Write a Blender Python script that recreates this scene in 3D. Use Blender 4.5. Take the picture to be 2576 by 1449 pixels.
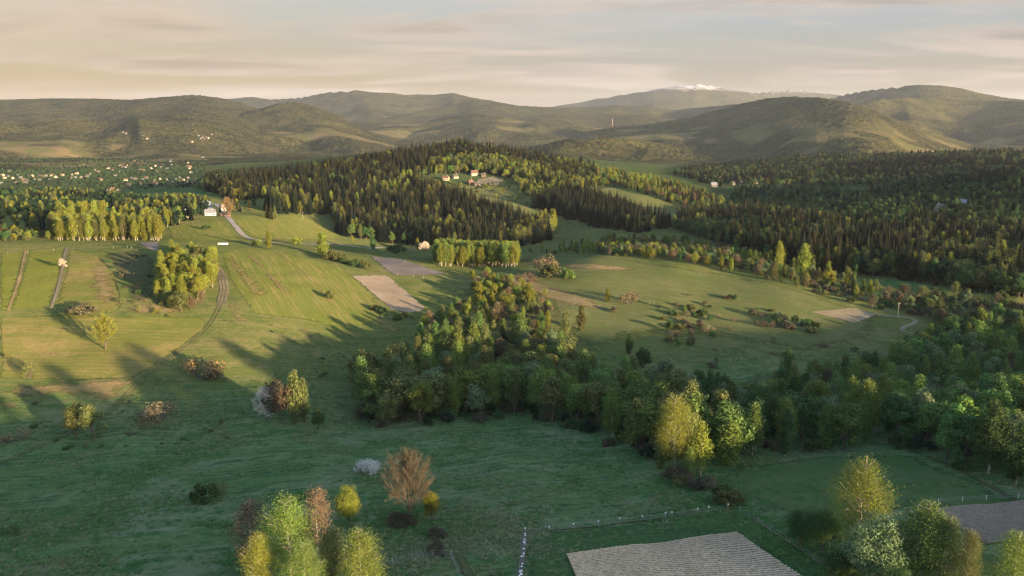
import bpy, bmesh, math, random
import numpy as np

# ------------------------------------------------------------------ camera, sky, sun, exposure
SC = bpy.context.scene
for o in list(bpy.data.objects):
    bpy.data.objects.remove(o)
COL = SC.collection
R = math.radians
CAMZ, PITCH, HFOV = 100.0, R(12.35), R(65.0)
SUN_EL, SUN_AZ = R(7.2), math.atan2(0.74, -0.67)      # sun stands behind the camera to the right (+X, -Y)

cam_data = bpy.data.cameras.new('camera')
cam_data.sensor_fit = 'HORIZONTAL'
cam_data.angle = HFOV
cam_data.clip_start = 1.0
cam_data.clip_end = 90000.0
cam = bpy.data.objects.new('camera', cam_data)
cam.location = (0, 0, CAMZ)
cam.rotation_euler = (math.pi / 2 - PITCH, 0, 0)
COL.objects.link(cam)
SC.camera = cam

SC.view_settings.view_transform = 'Standard'
SC.view_settings.look = 'None'
SC.view_settings.exposure = 2.5
SC.view_settings.gamma = 1.0
SC.view_settings.use_curve_mapping = False

world = bpy.data.worlds.new('World')
SC.world = world
world.use_nodes = True
wn = world.node_tree
wn.nodes.clear()


def nd(t, kind, **kw):
    n = t.nodes.new(kind)
    for k, v in kw.items():
        if k == 'loc':
            continue
        setattr(n, k, v)
    return n


def sock(t, s, v):
    """connect or set one input socket"""
    if v is None:
        return
    if isinstance(v, bpy.types.NodeSocket):
        t.links.new(v, s)
    else:
        s.default_value = v


def math_n(t, op, a, b=None, c=None, clamp=False):
    n = nd(t, 'ShaderNodeMath', operation=op, use_clamp=clamp)
    sock(t, n.inputs[0], a)
    sock(t, n.inputs[1], b)
    sock(t, n.inputs[2], c)
    return n.outputs[0]


def vmath(t, op, a, b=None, scale=None):
    n = nd(t, 'ShaderNodeVectorMath', operation=op)
    sock(t, n.inputs[0], a)
    sock(t, n.inputs[1], b)
    if scale is not None:
        sock(t, n.inputs['Scale'], scale)
    return n.outputs['Value'] if op in ('DOT_PRODUCT', 'LENGTH') else n.outputs[0]


def mixc(t, f, a, b, blend='MIX'):
    n = nd(t, 'ShaderNodeMix', data_type='RGBA', blend_type=blend)
    sock(t, n.inputs['Factor'], f)
    sock(t, n.inputs[6], a if isinstance(a, bpy.types.NodeSocket) else (*a[:3], 1))
    sock(t, n.inputs[7], b if isinstance(b, bpy.types.NodeSocket) else (*b[:3], 1))
    return n.outputs[2]


def ramp(t, f, lo, hi):
    n = nd(t, 'ShaderNodeMapRange', interpolation_type='SMOOTHSTEP')
    sock(t, n.inputs[0], f)
    n.inputs[1].default_value = lo
    n.inputs[2].default_value = hi
    return n.outputs[0]


def noise(t, vec, scale, detail=4, rough=0.55, dist=0.0):
    n = nd(t, 'ShaderNodeTexNoise')
    sock(t, n.inputs['Vector'], vec)
    n.inputs['Scale'].default_value = scale
    n.inputs['Detail'].default_value = detail
    n.inputs['Roughness'].default_value = rough
    n.inputs['Distortion'].default_value = dist
    return n


# the sky: clear evening air under a thin veil of stratus that streaks along the horizon
sky = nd(wn, 'ShaderNodeTexSky', sky_type='NISHITA', sun_disc=False)
sky.sun_elevation = SUN_EL
sky.sun_rotation = SUN_AZ
sky.altitude = 500
sky.air_density = 1.0
sky.dust_density = 2.0
sky.ozone_density = 1.8
SKY_S = 0.15
tc = nd(wn, 'ShaderNodeTexCoord')
dirv = tc.outputs['Generated']
sep = nd(wn, 'ShaderNodeSeparateXYZ')
wn.links.new(dirv, sep.inputs[0])
zc = math_n(wn, 'MAXIMUM', sep.outputs[2], 0.0)
den = math_n(wn, 'ADD', zc, 0.10)
px = math_n(wn, 'DIVIDE', sep.outputs[0], den)
py = math_n(wn, 'DIVIDE', sep.outputs[1], den)
pv = nd(wn, 'ShaderNodeCombineXYZ')
wn.links.new(math_n(wn, 'MULTIPLY', px, 0.55), pv.inputs[0])
wn.links.new(math_n(wn, 'MULTIPLY', py, 1.05), pv.inputs[1])
n1 = noise(wn, pv.outputs[0], 0.62, 7, 0.52, 0.7).outputs[0]
pv2 = vmath(wn, 'ADD', pv.outputs[0], (7.3, 2.1, 0.4))
n2 = noise(wn, pv2, 1.5, 7, 0.55, 0.4).outputs[0]
cover = ramp(wn, n1, 0.43, 0.60)                       # where the stratus lies
thick = ramp(wn, math_n(wn, 'ADD', math_n(wn, 'MULTIPLY', n1, 0.6), math_n(wn, 'MULTIPLY', n2, 0.4)), 0.48, 0.66)
wisps = ramp(wn, n2, 0.60, 0.76)
high = ramp(wn, zc, 0.13, 0.45)                        # veil thins out towards the zenith
anti = vmath(wn, 'DOT_PRODUCT', vmath(wn, 'NORMALIZE', vmath(wn, 'MULTIPLY', dirv, (1, 1, 0))),
             (-math.sin(SUN_AZ), -math.cos(SUN_AZ), 0))
anti = ramp(wn, anti, 0.52, 1.05)                      # rosy band opposite the low sun
lowband = math_n(wn, 'SUBTRACT', 1.0, ramp(wn, zc, 0.0, 0.17))
clear = vmath(wn, 'SCALE', sky.outputs[0], scale=SKY_S)
veil_top = mixc(wn, anti, (0.069, 0.079, 0.092), (0.096, 0.084, 0.068))
veil_low = mixc(wn, anti, (0.064, 0.050, 0.035), (0.074, 0.042, 0.013))
veil = mixc(wn, lowband, veil_top, veil_low)
veil_f = math_n(wn, 'MULTIPLY_ADD', high, -0.92, 0.95)
base = mixc(wn, veil_f, clear, veil)
lit = mixc(wn, anti, (0.134, 0.110, 0.090), (0.126, 0.097, 0.070))
dark = mixc(wn, anti, (0.068, 0.058, 0.053), (0.082, 0.062, 0.046))
cloudcol = mixc(wn, thick, lit, dark)
fade = math_n(wn, 'SUBTRACT', 1.0, ramp(wn, zc, 0.10, 0.42))
s1 = mixc(wn, math_n(wn, 'MULTIPLY', math_n(wn, 'MULTIPLY', cover, 0.80), fade), base, cloudcol)
s2 = mixc(wn, math_n(wn, 'MULTIPLY', math_n(wn, 'MULTIPLY', wisps, 0.6), fade), s1, lit)
bg = nd(wn, 'ShaderNodeBackground')
wn.links.new(s2, bg.inputs[0])
bg.inputs[1].default_value = 1.0
wout = nd(wn, 'ShaderNodeOutputWorld')
wn.links.new(bg.outputs[0], wout.inputs[0])

sun_data = bpy.data.lights.new('sun', 'SUN')
sun_data.energy = 3.8
sun_data.angle = R(0.8)
sun_data.color = (1.0, 0.73, 0.42)
sun = bpy.data.objects.new('sun', sun_data)
sun.rotation_euler = (math.pi / 2 - SUN_EL, 0, -SUN_AZ + math.pi)
COL.objects.link(sun)

HAZE = 1.6e-5
cy = SC.cycles
cy.use_denoising = True
cy.filter_width = 1.3
cy.max_bounces = 5
cy.diffuse_bounces = 2
cy.glossy_bounces = 1
cy.transmission_bounces = 3
cy.volume_bounces = 1
cy.transparent_max_bounces = 4
cy.caustics_reflective = False
cy.caustics_refractive = False
cy.sample_clamp_indirect = 4.0

# ------------------------------------------------------------------ picture <-> place
RNG = np.random.default_rng(7)
random.seed(7)
FD, CXD, CYD = 1287.5 / math.tan(HFOV / 2), 1287.5, 724.5
SP, CP = math.sin(PITCH), math.cos(PITCH)


def ray(u, v):
    a = (np.asarray(u, float) - CXD) / FD
    b = (CYD - np.asarray(v, float)) / FD
    return a, CP + b * SP, -SP + b * CP


def project(x, y, z):
    dz = z - CAMZ
    depth = y * CP - dz * SP
    up = y * SP + dz * CP
    depth = np.where(depth < 1, 1, depth)
    return CXD + FD * x / depth, CYD - FD * up / depth, depth


def sstep(x, a, b):
    t = np.clip((np.asarray(x, float) - a) / (b - a), 0, 1)
    return t * t * (3 - 2 * t)


# value noise for terrain
def vnoise(x, y, seed=0):
    xi = np.floor(x).astype(np.int64)
    yi = np.floor(y).astype(np.int64)
    xf = x - xi
    yf = y - yi

    def h(a, b):
        n = (a * 374761393 + b * 668265263 + seed * 1442695041) & 0x7fffffff
        n = ((n ^ (n >> 13)) * 1274126177) & 0x7fffffff
        return ((n ^ (n >> 16)) & 0xffff) / 65535.0 * 2 - 1
    sx = xf * xf * (3 - 2 * xf)
    sy = yf * yf * (3 - 2 * yf)
    return ((h(xi, yi) * (1 - sx) + h(xi + 1, yi) * sx) * (1 - sy) +
            (h(xi, yi + 1) * (1 - sx) + h(xi + 1, yi + 1) * sx) * sy)


def fbm(x, y, scale, octs=4, seed=0, gain=0.5):
    s = 0
    a = 1.0
    for k in range(octs):
        s = s + a * vnoise(x / scale * 2 ** k + 13.7 * k, y / scale * 2 ** k - 7.1 * k, seed + k)
        a *= gain
    return s


# ------------------------------------------------------------------ the lie of the land
def z_fore(x, y):
    """the slope the camera hovers over: it falls away from the sun to the stream"""
    d = (y - 323 - 0.27 * x) / 1.036
    up = np.clip(-d, 0, None)
    z = -18 + 0.175 * np.minimum(up, 330) + 0.05 * np.clip(up - 330, 0, 400)
    z = z + 16 * sstep(x, 150, 420) * sstep(y, 190, -60)
    return z


CTRL = []          # world points x, y, z


def cz(u, v, z):
    a, f, up = ray(u, v)
    t = (z - CAMZ) / up
    CTRL.append((a * t, f * t, z))


def cr(u, v, r):
    a, f, up = ray(u, v)
    t = r / math.hypot(a, f)
    CTRL.append((a * t, f * t, CAMZ + up * t))


for yy in (120, 150, 185, 225):
    for xx in np.linspace(-0.75 * yy, 0.75 * yy, 7):
        CTRL.append((xx, yy, float(z_fore(xx, yy))))
for p in [(-60, 1120, -15), (200, 1125, -16), (450, 1110, -17), (900, 1075, -18), (1250, 1030, -18), (1700, 970, -20),
          (2200, 940, -24), (2575, 920, -27),
          (0, 1010, -11), (300, 1010, -12), (600, 960, -12), (0, 945, -8), (300, 945, -9), (540, 850, -5), (700, 860, -8),
          (850, 850, -12), (-80, 790, 3), (0, 790, 2), (300, 790, 1), (600, 780, -1), (760, 740, -3), (-80, 640, 11), (0, 640, 10), (200, 625, 10),
          (400, 615, 9), (560, 630, 6), (700, 625, 3), (850, 645, -2), (1000, 660, -5), (930, 720, -7), (1060, 780, -12), (270, 605, 7),
          (640, 602, -4), (560, 547, -2), (700, 545, -14), (830, 545, -36), (450, 560, 0), (850, 592, -46), (1000, 617, -57),
          (1300, 627, -58), (1400, 600, -56), (1090, 668, -7), (1300, 670, -8),
          (1500, 645, -4), (1700, 668, -6), (1950, 705, -11), (2200, 785, -20), (1300, 760, -12), (1500, 800, -14),
          (1500, 900, -17), (1800, 850, -17), (2100, 850, -19), (2100, 950, -23), (1750, 760, -13), (2400, 800, -24), (2650, 800, -26)]:
    cz(*p)
for p in [(1150, 372, 1572), (950, 392, 1533), (780, 420, 1403), (600, 450, 1365), (520, 470, 1300), (1300, 392, 1572), (1500, 428, 1495),
          (1700, 470, 1403), (1830, 515, 1300), (1180, 452, 1300), (1000, 460, 1273), (1250, 500, 1170), (1300, 540, 1078), (1450, 580, 1013),
          (1500, 472, 1300), (1690, 540, 1143), (1600, 500, 1208), (660, 520, 1105), (760, 500, 1143), (900, 530, 1105), (1050, 520, 1131),
          (2000, 560, 1000), (2000, 685, 640), (1800, 620, 830), (2150, 690, 640), (2350, 705, 630), (2575, 745, 590), (2400, 575, 950),
          (2650, 600, 900), (2000, 470, 1600), (2200, 520, 1100), (2575, 440, 1300), (2650, 425, 1300), (2400, 465, 1500),
          (1750, 430, 2400), (2000, 405, 2600), (2300, 396, 2600), (2575, 388, 2600),
          (200, 545, 930), (0, 545, 930), (-80, 545, 930), (200, 492, 1500), (0, 492, 1500), (430, 480, 1500), (400, 520, 1050), (0, 470, 1800),
          (200, 440, 2300), (450, 445, 2100), (200, 402, 3300), (450, 400, 3300), (0, 402, 3300), (1150, 385, 2700), (700, 410, 2500),
          (1900, 440, 1900), (2300, 440, 1900)]:
    cr(*p)
for th in np.radians(np.linspace(-46, 46, 9)):
    for rr in (3900, 7000, 26000):
        CTRL.append((rr * math.sin(th), rr * math.cos(th), -95.0))
CTRL = np.array(CTRL)


def plog(x, y):
    r = np.hypot(x, y)
    return np.arctan2(x, y), np.log(np.maximum(r, 1.0))


ct, cl = plog(CTRL[:, 0], CTRL[:, 1])
TS = 2.2           # one radian of bearing weighs as much as this much log distance


def kern(d2):
    return np.sqrt(d2 + 0.03 ** 2)


cd2 = ((ct[:, None] - ct[None]) * TS) ** 2 + (cl[:, None] - cl[None]) ** 2
nC = len(CTRL)
A = np.zeros((nC + 3, nC + 3))
A[:nC, :nC] = kern(cd2) - 0.012 * np.eye(nC)
A[:nC, nC] = 1
A[:nC, nC + 1] = ct
A[:nC, nC + 2] = cl
A[nC:, :nC] = A[:nC, nC:].T
WTS = np.linalg.solve(A, np.concatenate([CTRL[:, 2], [0, 0, 0]]))


def z_rbf(t, l):
    out = np.empty(t.shape)
    tf, lf, of = t.ravel(), l.ravel(), out.ravel()
    for i in range(0, tf.size, 40000):
        a, b = tf[i:i + 40000], lf[i:i + 40000]
        d2 = ((a[:, None] - ct[None]) * TS) ** 2 + (b[:, None] - cl[None]) ** 2
        of[i:i + 40000] = kern(d2) @ WTS[:nC] + WTS[nC] + WTS[nC + 1] * a + WTS[nC + 2] * b
    return out


# far ranges: crest distance, width of the front slope, crest seen at these picture points
RANGES = [
    ('wooded_hill_a', 4300, 1150, [(-400, 330), (-100, 312), (0, 318), (170, 300), (300, 305), (430, 335), (520, 378), (560, 410), (640, 470)]),
    ('wooded_hill_b', 7300, 2500, [(-500, 270), (-200, 262), (0, 251), (150, 247), (240, 248), (330, 251), (420, 243), (480, 238), (540, 243), (600, 257), (680, 285), (800, 320), (950, 370), (1200, 430)]),
    ('wooded_hill_c', 5200, 1450, [(380, 430), (480, 372), (560, 312), (640, 276), (700, 260), (745, 256), (790, 266), (850, 290), (920, 326), (1000, 360), (1120, 420)]),
    ('far_ridge', 11500, 3200, [(430, 300), (520, 256), (570, 249), (630, 243), (680, 250), (750, 245), (830, 231), (890, 226), (950, 229), (1010, 236), (1060, 238), (1140, 234), (1190, 246), (1250, 256), (1320, 272), (1450, 300), (1600, 350)]),
    ('middle_ridge', 8600, 2700, [(760, 360), (880, 310), (960, 299), (1050, 282), (1120, 265), (1190, 254), (1250, 257), (1310, 267), (1450, 271), (1550, 264), (1640, 268), (1700, 277), (1780, 268), (1850, 261), (1930, 268), (2050, 300), (2200, 360)]),
    ('low_ridge', 6400, 1500, [(880, 400), (960, 345), (1050, 312), (1120, 294), (1190, 285), (1270, 294), (1350, 312), (1450, 333), (1560, 350), (1700, 400)]),
    ('snowy_mountain', 17000, 4500, [(1250, 320), (1400, 266), (1500, 248), (1560, 239), (1640, 226), (1700, 216), (1750, 211), (1800, 215), (1840, 224), (1900, 233), (1950, 227), (2000, 224), (2060, 232), (2130, 241), (2300, 270), (2500, 320)]),
    ('right_ridge', 10200, 3000, [(1950, 300), (2070, 252), (2120, 237), (2180, 226), (2240, 219), (2310, 213), (2370, 215), (2420, 223), (2470, 236), (2575, 251), (2800, 270), (3000, 290)]),
    ('wooded_hill_d', 5600, 1800, [(1260, 420), (1380, 352), (1480, 330), (1560, 318), (1640, 311), (1730, 296), (1800, 278), (1870, 259), (1930, 247), (1990, 243), (2060, 245), (2130, 255), (2200, 280), (2300, 318), (2450, 370), (2600, 430)]),
    ('wooded_hill_e', 7000, 2300, [(2000, 340), (2080, 300), (2150, 266), (2210, 249), (2280, 245), (2380, 248), (2480, 252), (2575, 254), (2800, 260), (3000, 270)]),
    ('wooded_hill_f', 3700, 800, [(1200, 420), (1300, 378), (1420, 352), (1530, 345), (1640, 357), (1760, 374), (1900, 392), (2100, 420)]),
]


def z_ranges(x, y):
    th, l = plog(x, y)
    r = np.hypot(x, y)
    best = np.full(x.shape, -1e9)
    who = np.full(x.shape, -1, int)
    for k, (nm, RR, W, pts) in enumerate(RANGES):
        us = np.array([p[0] for p in pts], float)
        vs = np.array([p[1] for p in pts], float)
        a, f, up = ray(us, vs)
        bear = np.arctan2(a, f)
        tanel = up / np.hypot(a, f)
        te = np.interp(th, bear, tanel)
        out = np.maximum(np.clip(bear[0] - th, 0, None), np.clip(th - bear[-1], 0, None))
        # the crest line wanders in distance
        Rc = RR * (1 + 0.10 * np.sin(th * 9 + k * 1.7) + 0.05 * np.sin(th * 23 + k))
        jag = fbm(th * 400, th * 0, 9, 4, 50 + k) * 0.00022
        zc_ = np.maximum(CAMZ + Rc * (te + jag), -95.0)
        base = -95.0
        warp = fbm(x, y, W * 0.55, 4, 90 + k) * 0.20 + 0.12 * (np.abs(vnoise(x / (W * .3), y / (W * .3), 33 + k)) - .4)
        t = (r - Rc) / W
        side = np.clip(np.abs(t) / 0.25, 0, 1)
        tt = np.abs(t) + warp * side
        sh = 1 - np.clip(tt, 0, 1.4)
        sh = np.where(tt < 0.0, 1.0, sh)
        sh = sh - 0.10 * np.sin(np.clip(tt, 0, 1) * math.pi * 2) * 1.0
        # side spurs and gullies running down from the crest
        spur = 1 - 2 * np.abs(vnoise(th * Rc / (W * 0.42) + 0.4 * vnoise(x / W, y / W, 7), r / (W * 1.6), 120 + k))
        spur += 0.5 * (1 - 2 * np.abs(vnoise(th * Rc / (W * 0.17), r / (W * 0.7), 140 + k)))
        sh = sh + 0.27 * (spur - 0.5) * np.clip(tt, 0, 1) ** 0.7 * (1 - np.clip(tt, 0, 1)) ** 0.6
        sh = np.where(tt > 1, sh.clip(None, 0) * 0.5, sh)
        z = base + (zc_ - base) * np.minimum(sh, 1.0)
        z = np.where(out > 0.05, -1e3, z)
        hit = z > best
        best = np.where(hit, z, best)
        who = np.where(hit, k, who)
    return best, who


# polar grid: dense where the camera looks, coarse elsewhere
front = np.radians(np.linspace(-46, 46, 720))
back = np.radians(np.linspace(46, 314, 68))[1:-1]
TH = np.concatenate([front, back])
RI = [20.0]
while RI[-1] < 2650:
    RI.append(RI[-1] * 1.0115)
NEAR_ROWS = len(RI)
while RI[-1] < 9500:
    RI.append(RI[-1] + 26)
while RI[-1] < 26000:
    RI.append(RI[-1] * 1.016)
RI = np.array(RI)
LR = np.log(RI)
nT, nR = len(TH), len(RI)
gt, gl = np.meshgrid(np.where(TH > math.pi, TH - 2 * math.pi, TH), LR, indexing='ij')
gr = np.exp(gl)
GX, GY = gr * np.sin(gt), gr * np.cos(gt)
# coarse evaluation of the smooth land, then bilinear
ft = np.radians(np.linspace(-75, 75, 300))
fl = np.linspace(LR[0], LR[-1], 260)
ftt, fll = np.meshgrid(ft, fl, indexing='ij')
FZ = z_rbf(ftt, fll)


def bil(Zg, ax, ay, x, y):
    i = np.clip(np.searchsorted(ax, x) - 1, 0, len(ax) - 2)
    j = np.clip(np.searchsorted(ay, y) - 1, 0, len(ay) - 2)
    fx = np.clip((x - ax[i]) / (ax[i + 1] - ax[i]), 0, 1)
    fy = np.clip((y - ay[j]) / (ay[j + 1] - ay[j]), 0, 1)
    return (Zg[i, j] * (1 - fx) * (1 - fy) + Zg[i + 1, j] * fx * (1 - fy) +
            Zg[i, j + 1] * (1 - fx) * fy + Zg[i + 1, j + 1] * fx * fy)


zr = bil(FZ, ft, fl, gt, gl)
zf = z_fore(GX, GY)
wb = np.maximum(sstep(np.abs(gt), R(48), R(72)), 1 - sstep(gr, 105, 160))
zf = np.where(gr > 1500, -60 - 35 * sstep(gr, 1500, 4000), zf)
GZ = zr * (1 - wb) + zf * wb
GZ += fbm(GX, GY, 70, 3, 5) * 0.9 * sstep(gr, 100, 400) + fbm(GX, GY, 11, 3, 9) * 0.22
GZ += fbm(GX, GY, 260, 3, 21) * 5.0 * sstep(gr, 900, 2200)
GZ += fbm(GX, GY, 420, 2, 23) * 15.0 * sstep(gr, 1000, 1700) * sstep(gt, 0.22, 0.34)
zmx, WHO = z_ranges(GX, GY)
far = sstep(gr, 2500, 3100)
zmx = np.where(gr < 2500, -1e4, zmx)
WHO = np.where(zmx > GZ, WHO, -1)
GZ = np.maximum(GZ, zmx)
# rough canopy of the far woods
wood = np.where(WHO >= 0, 1.0, 0.35) * sstep(gr, 2700, 3200)
meadow_n = fbm(GX, GY, 420, 3, 61)
rel = (GZ + 95)
clearing = sstep(meadow_n, 0.42, 0.62) * (1 - sstep(rel, 50, 180))
GZ += wood * (1 - clearing) * RNG.uniform(-4, 4, GZ.shape) * np.where(gr > 6500, 0.6, 1.0)


def zt(x, y):
    x = np.asarray(x, float)
    y = np.asarray(y, float)
    t, l = plog(x, y)
    nf = len(front)
    return bil(GZ[:nf], front, LR, np.clip(t, front[0], front[-1]), l)


def ground(u, v, r0=90.0, r1=5000.0):
    """first point of the land on the ray through a picture point"""
    a, f, up = ray(u, v)
    h = math.hypot(a, f)
    rs = r0 * (r1 / r0) ** np.linspace(0, 1, 1500)
    x, y, z = a / h * rs, f / h * rs, CAMZ + up / h * rs
    g = zt(x, y)
    below = np.nonzero(z <= g)[0]
    i = below[0] if len(below) else len(rs) - 1
    if i > 0:
        d0, d1 = z[i - 1] - g[i - 1], z[i] - g[i]
        k = d0 / (d0 - d1) if d0 != d1 else 0
        rr = rs[i - 1] + (rs[i] - rs[i - 1]) * k
    else:
        rr = rs[0]
    X, Y = a / h * rr, f / h * rr
    return float(X), float(Y), float(zt(X, Y))




# ------------------------------------------------------------------ materials
def new_mat(name):
    m = bpy.data.materials.new(name)
    m.use_nodes = True
    m.node_tree.nodes.clear()
    return m, m.node_tree


def out_surf(t, s):
    o = nd(t, 'ShaderNodeOutputMaterial')
    t.links.new(s, o.inputs['Surface'])


def micro_normal(t, k, bump=None):
    """blades and clods stand up: spread the normals of one flat square metre"""
    g = nd(t, 'ShaderNodeNewGeometry')
    w = nd(t, 'ShaderNodeTexWhiteNoise', noise_dimensions='3D')
    t.links.new(vmath(t, 'SCALE', g.outputs['Position'], scale=97.3), w.inputs['Vector'])
    v = vmath(t, 'SUBTRACT', w.outputs['Color'], (0.5, 0.5, 0.5))
    v = vmath(t, 'MULTIPLY', v, (2 * k, 2 * k, 0.2))
    return vmath(t, 'NORMALIZE', vmath(t, 'ADD', v, bump if bump is not None else g.outputs['Normal']))


def pos(t):
    return nd(t, 'ShaderNodeNewGeometry').outputs['Position']


def grass_mat(name, green, lush, dry, dry_amount=0.4, streak=None, streak_amt=0.35, k=1.5, feather=True, hill=None):
    m, t = new_mat(name)
    p = pos(t)
    if streak is not None:
        c, s = math.cos(streak), math.sin(streak)
        along = vmath(t, 'DOT_PRODUCT', p, (c, s, 0))
        across = vmath(t, 'DOT_PRODUCT', p, (-s, c, 0))
        cv = nd(t, 'ShaderNodeCombineXYZ')
        t.links.new(math_n(t, 'MULTIPLY', along, 0.05), cv.inputs[0])
        t.links.new(across, cv.inputs[1])
        sv = cv.outputs[0]
    big = noise(t, p, 0.018, 5, 0.6, 0.6).outputs[0]
    mid = noise(t, p, 0.11, 5, 0.62, 0.3).outputs[0]
    fine = noise(t, p, 0.85, 4, 0.65).outputs[0]
    tiny = noise(t, p, 3.1, 3, 0.7).outputs[0]
    if hill is not None:
        # lush wet meadow below the stream, drier turf on the hillsides beyond it
        dd = vmath(t, 'DOT_PRODUCT', p, (-0.26, 0.965, 0))
        dd = math_n(t, 'ADD', dd, math_n(t, 'MULTIPLY', big, 60.0))
        hf = ramp(t, dd, 318, 400)
        green, lush, dry = [mixc(t, hf, a_, b_) for a_, b_ in zip((green, lush, dry), hill)]
    patch = noise(t, p, 0.33, 6, 0.68, 0.5).outputs[0]
    col = mixc(t, ramp(t, math_n(t, 'MULTIPLY_ADD', mid, 0.45, math_n(t, 'MULTIPLY', patch, 0.55)), 0.42, 0.58), green, lush)
    dm = math_n(t, 'ADD', math_n(t, 'MULTIPLY', big, 0.4), math_n(t, 'MULTIPLY', math_n(t, 'ADD', mid, patch), 0.30))
    col = mixc(t, math_n(t, 'MULTIPLY', ramp(t, dm, 0.46, 0.62), dry_amount), col, dry)
    if streak is not None:
        sn = noise(t, sv, 0.55, 5, 0.62).outputs[0]
        sn2 = noise(t, sv, 0.12, 3, 0.55).outputs[0]
        col = mixc(t, math_n(t, 'MULTIPLY', ramp(t, sn, 0.47, 0.62), streak_amt), col, dry)
        col = mixc(t, math_n(t, 'MULTIPLY', ramp(t, sn2, 0.50, 0.62), streak_amt * 0.8), col, lush)
    val = math_n(t, 'MULTIPLY_ADD', tiny, 0.9, math_n(t, 'MULTIPLY', fine, 0.7))
    val = math_n(t, 'ADD', val, 0.22)
    col = vmath(t, 'SCALE', col, scale=val)
    bp = nd(t, 'ShaderNodeBump')
    bp.inputs['Strength'].default_value = 0.8
    bp.inputs['Distance'].default_value = 1.0
    h = math_n(t, 'ADD', math_n(t, 'MULTIPLY', fine, 0.55), math_n(t, 'MULTIPLY', tiny, 0.22))
    t.links.new(h, bp.inputs['Height'])
    b = nd(t, 'ShaderNodeBsdfDiffuse')
    t.links.new(col, b.inputs['Color'])
    b.inputs['Roughness'].default_value = 0.6
    t.links.new(micro_normal(t, k, bp.outputs[0]), b.inputs['Normal'])
    if feather:
        ragged(t, b.outputs[0], p)
    else:
        out_surf(t, b.outputs[0])
    return m


def ragged(t, shader, p):
    """the sward thins out in tufts towards the border of its patch"""
    at = nd(t, 'ShaderNodeAttribute', attribute_name='edge')
    n_ = noise(t, p, 0.13, 7, 0.75, 0.8).outputs[0]
    f = math_n(t, 'ADD', at.outputs['Fac'], math_n(t, 'MULTIPLY_ADD', n_, 2.4, -1.2))
    tr = nd(t, 'ShaderNodeBsdfTransparent')
    mx = nd(t, 'ShaderNodeMixShader')
    t.links.new(ramp(t, f, 0.18, 0.75), mx.inputs[0])
    t.links.new(tr.outputs[0], mx.inputs[1])
    t.links.new(shader, mx.inputs[2])
    out_surf(t, mx.outputs[0])


def soil_mat(name, a, b_, rows=None, period=0.8, k=0.7, furrow_shade=None):
    m, t = new_mat(name)
    p = pos(t)
    n1_ = noise(t, p, 0.12, 5, 0.6).outputs[0]
    n2_ = noise(t, p, 1.7, 5, 0.7).outputs[0]
    col = mixc(t, ramp(t, math_n(t, 'MULTIPLY_ADD', n1_, 0.5, math_n(t, 'MULTIPLY', n2_, 0.5)), 0.38, 0.62), a, b_)
    h = n2_
    n0_ = noise(t, p, 0.03, 4, 0.6, 1.0).outputs[0]
    col = vmath(t, 'SCALE', col, scale=math_n(t, 'MULTIPLY_ADD', n0_, 1.0, 0.5))
    if rows is not None:
        c, s = math.cos(rows), math.sin(rows)
        ac = vmath(t, 'DOT_PRODUCT', p, (-s, c, 0))
        ac = math_n(t, 'ADD', ac, math_n(t, 'MULTIPLY', n1_, 0.6))
        sn = math_n(t, 'SINE', math_n(t, 'MULTIPLY', ac, 2 * math.pi / period))
        col = mixc(t, math_n(t, 'MULTIPLY', ramp(t, sn, -0.6, 1.0), 0.30), col, tuple(x * 0.6 for x in a))
    if furrow_shade is not None:
        # ridge tops keep the soil colour; shade of the furrows painted in between
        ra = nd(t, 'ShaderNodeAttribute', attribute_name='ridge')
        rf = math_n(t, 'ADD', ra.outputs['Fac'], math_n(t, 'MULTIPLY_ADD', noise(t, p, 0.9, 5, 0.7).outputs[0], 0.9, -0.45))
        col = mixc(t, ramp(t, rf, 0.15, 0.85), furrow_shade, col)
    bp = nd(t, 'ShaderNodeBump')
    bp.inputs['Strength'].default_value = 0.7
    bp.inputs['Distance'].default_value = 0.4
    t.links.new(h, bp.inputs['Height'])
    b = nd(t, 'ShaderNodeBsdfDiffuse')
    t.links.new(col, b.inputs['Color'])
    t.links.new(micro_normal(t, k, bp.outputs[0]), b.inputs['Normal'])
    if rows is not None:
        ragged(t, b.outputs[0], p)
    else:
        out_surf(t, b.outputs[0])
    return m


def leaf_mat(name, transl=0.32):
    m, t = new_mat(name)
    oi = nd(t, 'ShaderNodeObjectInfo')
    g = nd(t, 'ShaderNodeNewGeometry')
    at = nd(t, 'ShaderNodeAttribute', attribute_type='INSTANCER', attribute_name='tint')
    rv = math_n(t, 'MULTIPLY_ADD', g.outputs['Random Per Island'], 0.9, 0.55)
    ov = math_n(t, 'MULTIPLY_ADD', oi.outputs['Random'], 0.5, 0.75)
    hs = nd(t, 'ShaderNodeHueSaturation')
    hs.inputs['Saturation'].default_value = 1.0
    t.links.new(math_n(t, 'MULTIPLY_ADD', oi.outputs['Random'], 0.05, 0.475), hs.inputs['Hue'])
    t.links.new(math_n(t, 'MULTIPLY', rv, ov), hs.inputs['Value'])
    t.links.new(at.outputs['Color'], hs.inputs['Color'])
    d = nd(t, 'ShaderNodeBsdfDiffuse')
    t.links.new(hs.outputs[0], d.inputs['Color'])
    tr = nd(t, 'ShaderNodeBsdfTranslucent')
    t.links.new(hs.outputs[0], tr.inputs['Color'])
    mx = nd(t, 'ShaderNodeMixShader')
    mx.inputs[0].default_value = transl
    t.links.new(d.outputs[0], mx.inputs[1])
    t.links.new(tr.outputs[0], mx.inputs[2])
    out_surf(t, mx.outputs[0])
    return m


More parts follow.
